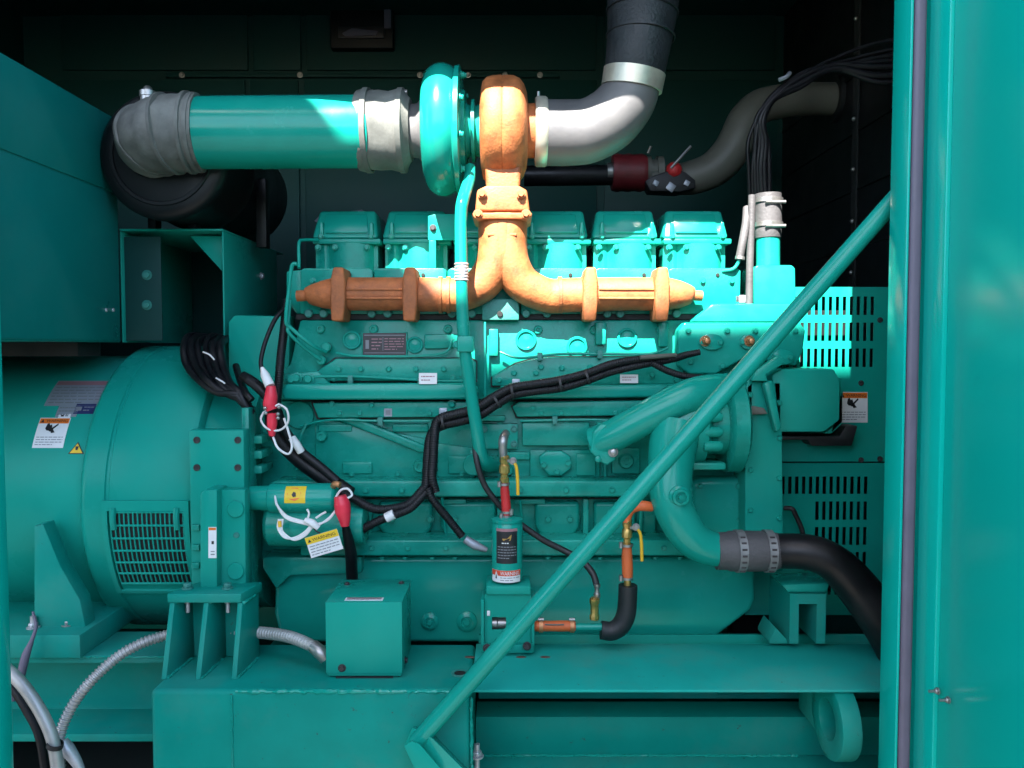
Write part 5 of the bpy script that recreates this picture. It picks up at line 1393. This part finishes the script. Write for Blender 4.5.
b = B(); b.grid([P(px, 640, 1.972).x for px in (484.5, 492, 506, 531)], [zbt, P(500, 630, 1.972).z, P(500, 617, 1.972).z, ztop - .0225], lambda i, j: i == 1 and j == 1, 1.972, .004); mk('bracket_front', b, 'teal_sheet', g)
for px in (481, 531.5):
    b = B(); b.pbox(px, 600, px + 3, 652.5, 1.958, .08, .001); mk('bracket_side', b, 'teal_sheet', g)
b = B(); b.pbox(483, 645, 533, 653, 1.945, .014, .001); mk('bracket_toe', b, 'teal_worn', g)
b = B(); b.plathe(623, 1.995, [(488, 4), (490, 6), (497, 6), (498, 5.2), (512, 5.2), (513, 4)], 18); mk('heater_element', b, 'zinc', g)
b = B(); b.pbox(487, 611, 490, 616, 1.968, .004, .001); mk('small_plate', b, 'white_wire', g)
for px, py in ((487, 648), (527, 646)):
    q = P(px, py, 1.94); b = B(); b.hexa(q, (0, -1, .1), .008, .008); mk('bolt', b, 'plate_dark', g)
for px, py in ((470, 650), (545, 652), (521, 654)):
    q = P(px, py, 1.955)
    b = B(); b.ball(Vector((q.x, 1.94, ZT)), .007, (1.9, 1.0, .2)); mk('rust_flake', b, 'rust_stain', g)

def ball_valve(label, spec, group='brass ball valves of the coolant heater'):
    q = thing('ball_valve', label, 'valve', P(spec['x'], spec['y1'], spec['Y']), group)
    return q
# valve above the heater
X, Y = 505, 2.0
g = ball_valve('brass ball valve with a silver elbow top standing above the heater canister', dict(x=505, y1=482, Y=2.0))
b = B(); b.ptube([(504, 460, Y), (503, 449, Y), (503, 442, Y), (504, 437, Y + .01), (506, 433, Y + .03)], [4.2, 4.2, 4.8, 4.6, 3.8], seg=18); mk('silver_elbow', b, 'zinc', g)
b = B(); q = P(504.5, 483, Y); h = P(504, 455, Y).z - q.z; b.lathe(q, (0, 0, 1), [(0, .009), (.002, .012), (.012, .012), (.014, .0095), (.022, .0095), (.026, .0135), (.044, .0135), (.048, .010), (.056, .0125), (h - .004, .0125), (h, .009)], 8); mk('valve_body', b, 'brass', g)
b = B(); b.tube([P(508, 461, Y - .01), P(514, 461, Y - .02)], .0045, seg=10); mk('stem', b, 'zinc', g)
b = B(); b.hexa(P(513, 461, Y - .02), (0, -1, 0), .007, .006); mk('stem_nut', b, 'zinc', g)
b = B(); b.ptube([(512, 461, Y - .02), (516, 466, Y - .022), (517.5, 478, Y - .022), (518, 495, Y - .022)], [1.4, 1.6, 1.8, 1.7], seg=10); mk('yellow_handle', b, 'yellow_paint', g)
g = thing('heater_hose', 'short red hose between the brass valve and the heater canister', 'hose', P(505, 522, 2.0))
b = B(); b.ptube([(504.5, 482, Y), (505, 492, Y), (506, 505, Y), (506.5, 514, Y), (506.5, 524, Y)], [4, 4.6, 4.8, 4.6, 3.5], seg=20); mk('hose_body', b, 'red_hose', g)
b = B(); b.tube([P(506.5, 511, Y), P(506.5, 525, Y)], .009, seg=14); mk('pipe_stub', b, 'copper', g)
for px, py, sx in ((504.5, 484, -5), (506.5, 512, 5), (506.5, 516, -5)):
    b = B(); q = P(px, py, Y); b.lathe(q, (0, 0, 1), [(-.003, .0115), (-.003, .0135), (.003, .0135), (.003, .0115)], 20, cap=False); o = mk('hose_clamp', b, 'zinc', g)
    b = B(); q = P(px + sx, py, Y - .008); b.tube([q - Vector((0, 0, .007)), q + Vector((0, 0, .007))], .0055, seg=10); mk('worm_screw', b, 'zinc', o)
# second valve with the foam elbow
Y = 1.985
g = ball_valve('brass ball valve on an orange elbow beside the teal coolant elbow', dict(x=627, y1=545, Y=1.985))
b = B(); b.ptube([(652, 507, 1.99), (645, 506, 1.985), (638, 506, 1.985), (631, 509, 1.985), (627, 516, 1.985), (626.5, 522, 1.985)], [4.6, 5.2, 5.2, 5.2, 5.0, 4.6], seg=18); mk('orange_elbow', b, 'orange_hose', g)
b = B(); q = P(627, 548, Y); h = P(627, 518, Y).z - q.z; b.lathe(q, (0, 0, 1), [(0, .009), (.002, .0115), (.012, .0115), (.014, .009), (.024, .009), (.028, .013), (.046, .013), (.05, .010), (.058, .0118), (h - .004, .0118), (h, .009)], 8); mk('valve_body', b, 'brass', g)
b = B(); b.tube([P(631, 528, Y - .01), P(637, 527, Y - .02)], .0045, seg=10); b.hexa(P(636, 527, Y - .02), (0, -1, 0), .007, .006); mk('stem', b, 'zinc', g)
b = B(); b.ptube([(635, 527, Y - .02), (640, 533, Y - .022), (641.5, 545, Y - .022), (642, 561, Y - .022)], [1.4, 1.6, 1.8, 1.7], seg=10); mk('yellow_handle', b, 'yellow_paint', g)
g = thing('heater_hose', 'short upright orange hose between the right brass valve and the black foam elbow', 'hose', P(627, 584, Y))
b = B(); b.ptube([(627, 546, Y), (627, 556, Y), (627.5, 570, Y), (627.5, 578, Y)], [4.6, 5.4, 5.6, 5.2], seg=20); mk('hose_body', b, 'orange_hose', g)
b = B(); b.tube([P(627.5, 575, Y), P(627.5, 588, Y)], .009, seg=14); mk('pipe_stub', b, 'brass', g)
for py in (545, 578):
    b = B(); q = P(627, py, Y); b.lathe(q, (0, 0, 1), [(-.003, .0125), (-.003, .015), (.003, .015), (.003, .0125)], 20, cap=False); o = mk('hose_clamp', b, 'zinc', g)
    b = B(); q = P(621, py, Y - .008); b.tube([q - Vector((0, 0, .007)), q + Vector((0, 0, .007))], .0055, seg=10); mk('worm_screw', b, 'zinc', o)
g = thing('foam_elbow', 'black foam insulated pipe elbow right of the heater bracket', 'pipe elbow', P(612, 640, Y))
b = B(); b.ptube([(628, 585, Y), (627.5, 600, Y), (626, 614, Y), (621, 625, Y), (612, 631, Y), (601, 630, Y)], [9.5, 9.7, 9.7, 9.7, 9.5, 9.3], seg=24, wob=.012); mk('foam_sleeve', b, 'rubber_black', g)
g = thing('heater_pipe', 'teal pipe and orange hose between the heater bracket and the foam elbow', 'pipe', P(570, 635, Y))
b = B(); b.plathe(627, Y, [(572, 3.4), (572, 3.8), (604, 3.8), (604, 3.4)], 18); mk('teal_pipe', b, 'teal_gloss', g)
b = B(); b.plathe(626, Y, [(534, 4.5), (536, 5.5), (550, 5.2), (560, 5.5), (575, 5.4), (576, 4.5)], 22); mk('orange_hose', b, 'orange_hose', g)
for px in (539, 570):
    b = B(); b.plathe(626, Y, [(px, 5.6), (px, 6.8), (px + 4, 6.8), (px + 4, 5.6)], 22, cap=False); o = mk('hose_clamp', b, 'copper', g)
    b = B(); q = P(px + 2, 619.5, Y - .004); b.tube([q - Vector((.007, 0, 0)), q + Vector((.007, 0, 0))], .0045, seg=10); mk('worm_screw', b, 'zinc', o)
b = B(); b.ptube([(545, 624.5, Y - .0128), (555, 624.8, Y - .0128), (564, 624.6, Y - .0128)], .8, seg=6); mk('print_line', b, 'cream_pipe', g)
g = thing('fuel_hose', 'thin black hose looping behind the heater canister to a brass fitting', 'hose', P(595, 620, 1.99))
b = B(); b.ptube([(480, 425, 2.10), (475, 440, 2.08), (477, 462, 2.06), (484, 484, 2.06), (495, 500, 2.06), (507, 513, 2.06), (524, 527, 2.05), (545, 541, 2.05), (565, 551, 2.05), (582, 561, 2.04), (593, 574, 2.02), (597, 587, 2.0)], [2.6, 2.8, 3, 3, 3, 3, 3.2, 3.2, 3.2, 3.4, 3.4, 3.2], seg=14); mk('hose_body', b, 'rubber_black', g)
b = B(); q = P(597, 598, 2.0); b.lathe(q, (0, 0, 1), [(0, .007), (.004, .0085), (.012, .0085), (.014, .0065), (.026, .0062), (.03, .0085), (.036, .0085)], 14); mk('crimp_end', b, 'zinc', g)
b = B(); q = P(594.5, 620, 1.99); b.lathe(q, (0, 0, 1), [(0, .008), (.002, .012), (.012, .0125), (.016, .010), (.040, .0105), (.044, .013), (.054, .013), (.058, .008)], 8); mk('brass_fitting', b, 'brass', g)

# ================================================================== JUNCTION BOX AND CONDUITS
g = thing('junction_box', 'plain teal sheet metal junction box with a pale sticker on its top edge', 'junction box', P(365, 673, 1.815))
jx0, jx1 = P(327, 640, 1.815).x, P(401.5, 640, 1.815).x
jz = P(365, 603, 1.815).z
b = B(); b.box((jx0, 1.815, ZT + .004), (jx1, 1.985, jz), .003); mk('box_shell', b, 'teal_sheet', g)
b = B(); b.box((jx0 + .02, 1.812, ZT + .0005), (jx1 - .02, 1.98, ZT + .0038), 0); mk('box_foot', b, 'rubber_black', g)
b = B()
for (x0, y0, x1, y1) in ((jx0 - .002, 1.811, jx1 + .002, 1.8145),):
    b.box((x0, y0, ZT + .012), (x1, y1, jz + .003), .001)
b.box((jx0 - .002, 1.8147, jz + .0005), (jx1 + .002, 1.99, jz + .003), .001); mk('lid', b, 'teal_sheet', g)
def topmap(u, v, h):
    return Vector((P(345, 600, 1.83).x + (P(383, 600, 1.83).x - P(345, 600, 1.83).x) * u, 1.822 + .022 * v, jz + .003 + h))
sticker('box_sticker', g, topmap, [('base', (0, 0, 1, 1), 'label_white'), ('lift', (), 'label_white'), ('rect', (.04, .55, .96, .9), 'plate_pink')] + text_rows(.06, .94, .1, .5, 2), 'narrow pale sticker', 2, 2)
for x, yv in ((jx0 + .02, 1.95), (jx1 - .02, 1.96)):
    b = B(); b.hexa((x, yv, jz + .003), (0, 0, 1), .006, .005); mk('screw', b, 'plate_dark', g)
b = B(); b.hexa(P(342, 668, 1.8105), (0, -1, 0), .007, .006); mk('screw', b, 'plate_dark', g)
b = B(); b.hexa((jx1 + .0005, 1.87, ZT + .02), (1, 0, 0), .007, .006); mk('screw', b, 'plate_dark', g)
g = thing('flexible_conduit', 'ribbed grey metal conduit entering the left side of the junction box', 'conduit', P(320, 660, 1.85))
b = B(); b.ptube([(232, 631, 1.96), (250, 632, 1.955), (270, 633.5, 1.93), (290, 637, 1.90), (306, 643, 1.87), (316, 648, 1.855)], 5.4, seg=18, n=8, rib=(.0085, .0018)); mk('sleeve', b, 'conduit', g)
b = B(); b.ptube([(313, 646, 1.86), (320, 652, 1.85), (326, 658, 1.85)], [6.5, 7.2, 7], seg=16); mk('end_fitting', b, 'zinc', g)
g = thing('flexible_conduit', 'ribbed grey metal conduit curving left from the engine mount to the lower left', 'conduit', P(60, 760, 1.80))
b = B(); b.ptube([(210, 627, 1.97), (185, 630, 1.955), (163, 636, 1.94), (140, 644, 1.91), (116, 658, 1.88), (92, 680, 1.84), (74, 703, 1.82), (62, 728, 1.80), (59, 750, 1.79), (62, 790, 1.78)], 4.9, seg=18, n=8, rib=(.0085, .0018)); mk('sleeve', b, 'conduit', g)
b = B(); b.ptube([(62, 742, 1.785), (68, 750, 1.785), (78, 765, 1.785), (84, 785, 1.785)], [6, 7, 5, 4], seg=14); mk('end_fitting', b, 'zinc_matt', g)
g = thing('power_cable', 'smooth pale grey cable sleeve hanging at the lower left corner', 'cable', P(60, 768, 1.75))
b = B(); b.ptube([(-6, 660, 1.78), (12, 674, 1.77), (28, 692, 1.76), (44, 718, 1.75), (54, 745, 1.745), (60, 790, 1.74)], 6.2, seg=18, n=6); mk('sleeve', b, 'conduit', g)
tie(g, 55, 745, 1.742, (.3, 0, 1), .016, w=.01)
g = thing('power_cable', 'dark cable running beside the pale sleeve at the lower left corner', 'cable', P(52, 768, 1.80))
b = B(); b.ptube([(-6, 672, 1.83), (14, 690, 1.82), (28, 712, 1.81), (40, 738, 1.80), (48, 790, 1.79)], 4.4, seg=14); mk('sleeve', b, 'loom_black', g)
g = thing('grounding_cable', 'short grey cable dropping from the alternator foot bolt', 'cable', P(20, 680, 1.93))
b = B(); b.ptube([(33, 612, 1.94), (36, 626, 1.92), (32, 640, 1.90), (26, 655, 1.89), (20, 678, 1.88), (12, 700, 1.87)], [1.4, 1.6, 2, 4, 4.2, 4.2], seg=12); mk('sleeve', b, 'seal_grey', g)

# ================================================================== DIAGONAL BRACE
g = thing('diagonal_brace', 'long glossy teal tube running diagonally in front of the engine', 'brace', P(437, 745, 1.69))
b = B(); b.tube([P(417, 742, 1.69), P(925, 165, 1.67)], M_(9.2, 1.68), seg=44, n=2); mk('tube_body', b, 'teal_gloss', g)
b = B(); b.loft([P(412, 727, 1.70), P(432, 738, 1.665), P(470, 775, 1.66), P(470, 800, 1.66), P(440, 800, 1.66), P(404, 745, 1.70)],
               [P(414, 725, 1.748), P(435, 735, 1.748), P(472, 773, 1.748), P(472, 800, 1.748), P(442, 800, 1.748), P(408, 743, 1.748)], .004); mk('foot_plate', b, 'teal_gloss', g)
b = B(); b.pprism([(404, 746), (412, 741), (420, 745), (440, 768), (440, 790), (424, 790)], 1.652, .004, .001); mk('foot_recess', b, 'teal_sheet', g)

# dusty rag on the first rocker cover
b = B()
q = [P(px, py, 2.385) for px, py in ((314, 221), (322, 213), (334, 211), (348, 211.5), (362, 209.5), (364, 214), (352, 217), (340, 216), (328, 217), (318, 223))]
b.prism(q, (0, .06, .004), .002); o = mk('dust_sheet', b, 'seal_grey'); tag(o, 'crumpled grey scrap lying on the leftmost rocker cover', 'cloth scrap')

# ================================================================== LIGHT, SKY, CAMERA
sun = bpy.data.lights.new('sun', 'SUN'); sun.energy = 4.5; sun.angle = R(0.42); sun.color = (1.0, .955, .89)
so = bpy.data.objects.new('sun', sun); COL.objects.link(so)
so.rotation_euler = SUN.to_track_quat('Z', 'Y').to_euler()
so.location = (0, -6, 8)
w = bpy.data.worlds.new('World'); scn.world = w; w.use_nodes = True
nt = w.node_tree
sk = nt.nodes.new('ShaderNodeTexSky'); sk.sky_type = 'NISHITA'; sk.sun_disc = False
sk.sun_elevation = ELEV
sk.sun_rotation = math.atan2(SUN.x, SUN.y)
nt.links.new(sk.outputs['Color'], nt.nodes['Background'].inputs['Color'])
nt.nodes['Background'].inputs['Strength'].default_value = 0.073
cam = bpy.data.cameras.new('camera'); cam.sensor_width = 36; cam.lens = 36 * F / 1024; cam.clip_start = .02; cam.clip_end = 500
co = bpy.data.objects.new('camera', cam); COL.objects.link(co)
co.location = (0, 0, CZ); co.rotation_euler = (math.pi / 2 - TILT, 0, 0)
scn.camera = co
scn.view_settings.view_transform = 'Standard'
scn.view_settings.look = 'None'
scn.view_settings.gamma = 1
scn.view_settings.use_curve_mapping = False
scn.view_settings.exposure = 3.1
scn.cycles.max_bounces = 10
scn.cycles.diffuse_bounces = 6
scn.cycles.glossy_bounces = 5
scn.cycles.use_denoising = True
scn.cycles.sample_clamp_indirect = 6
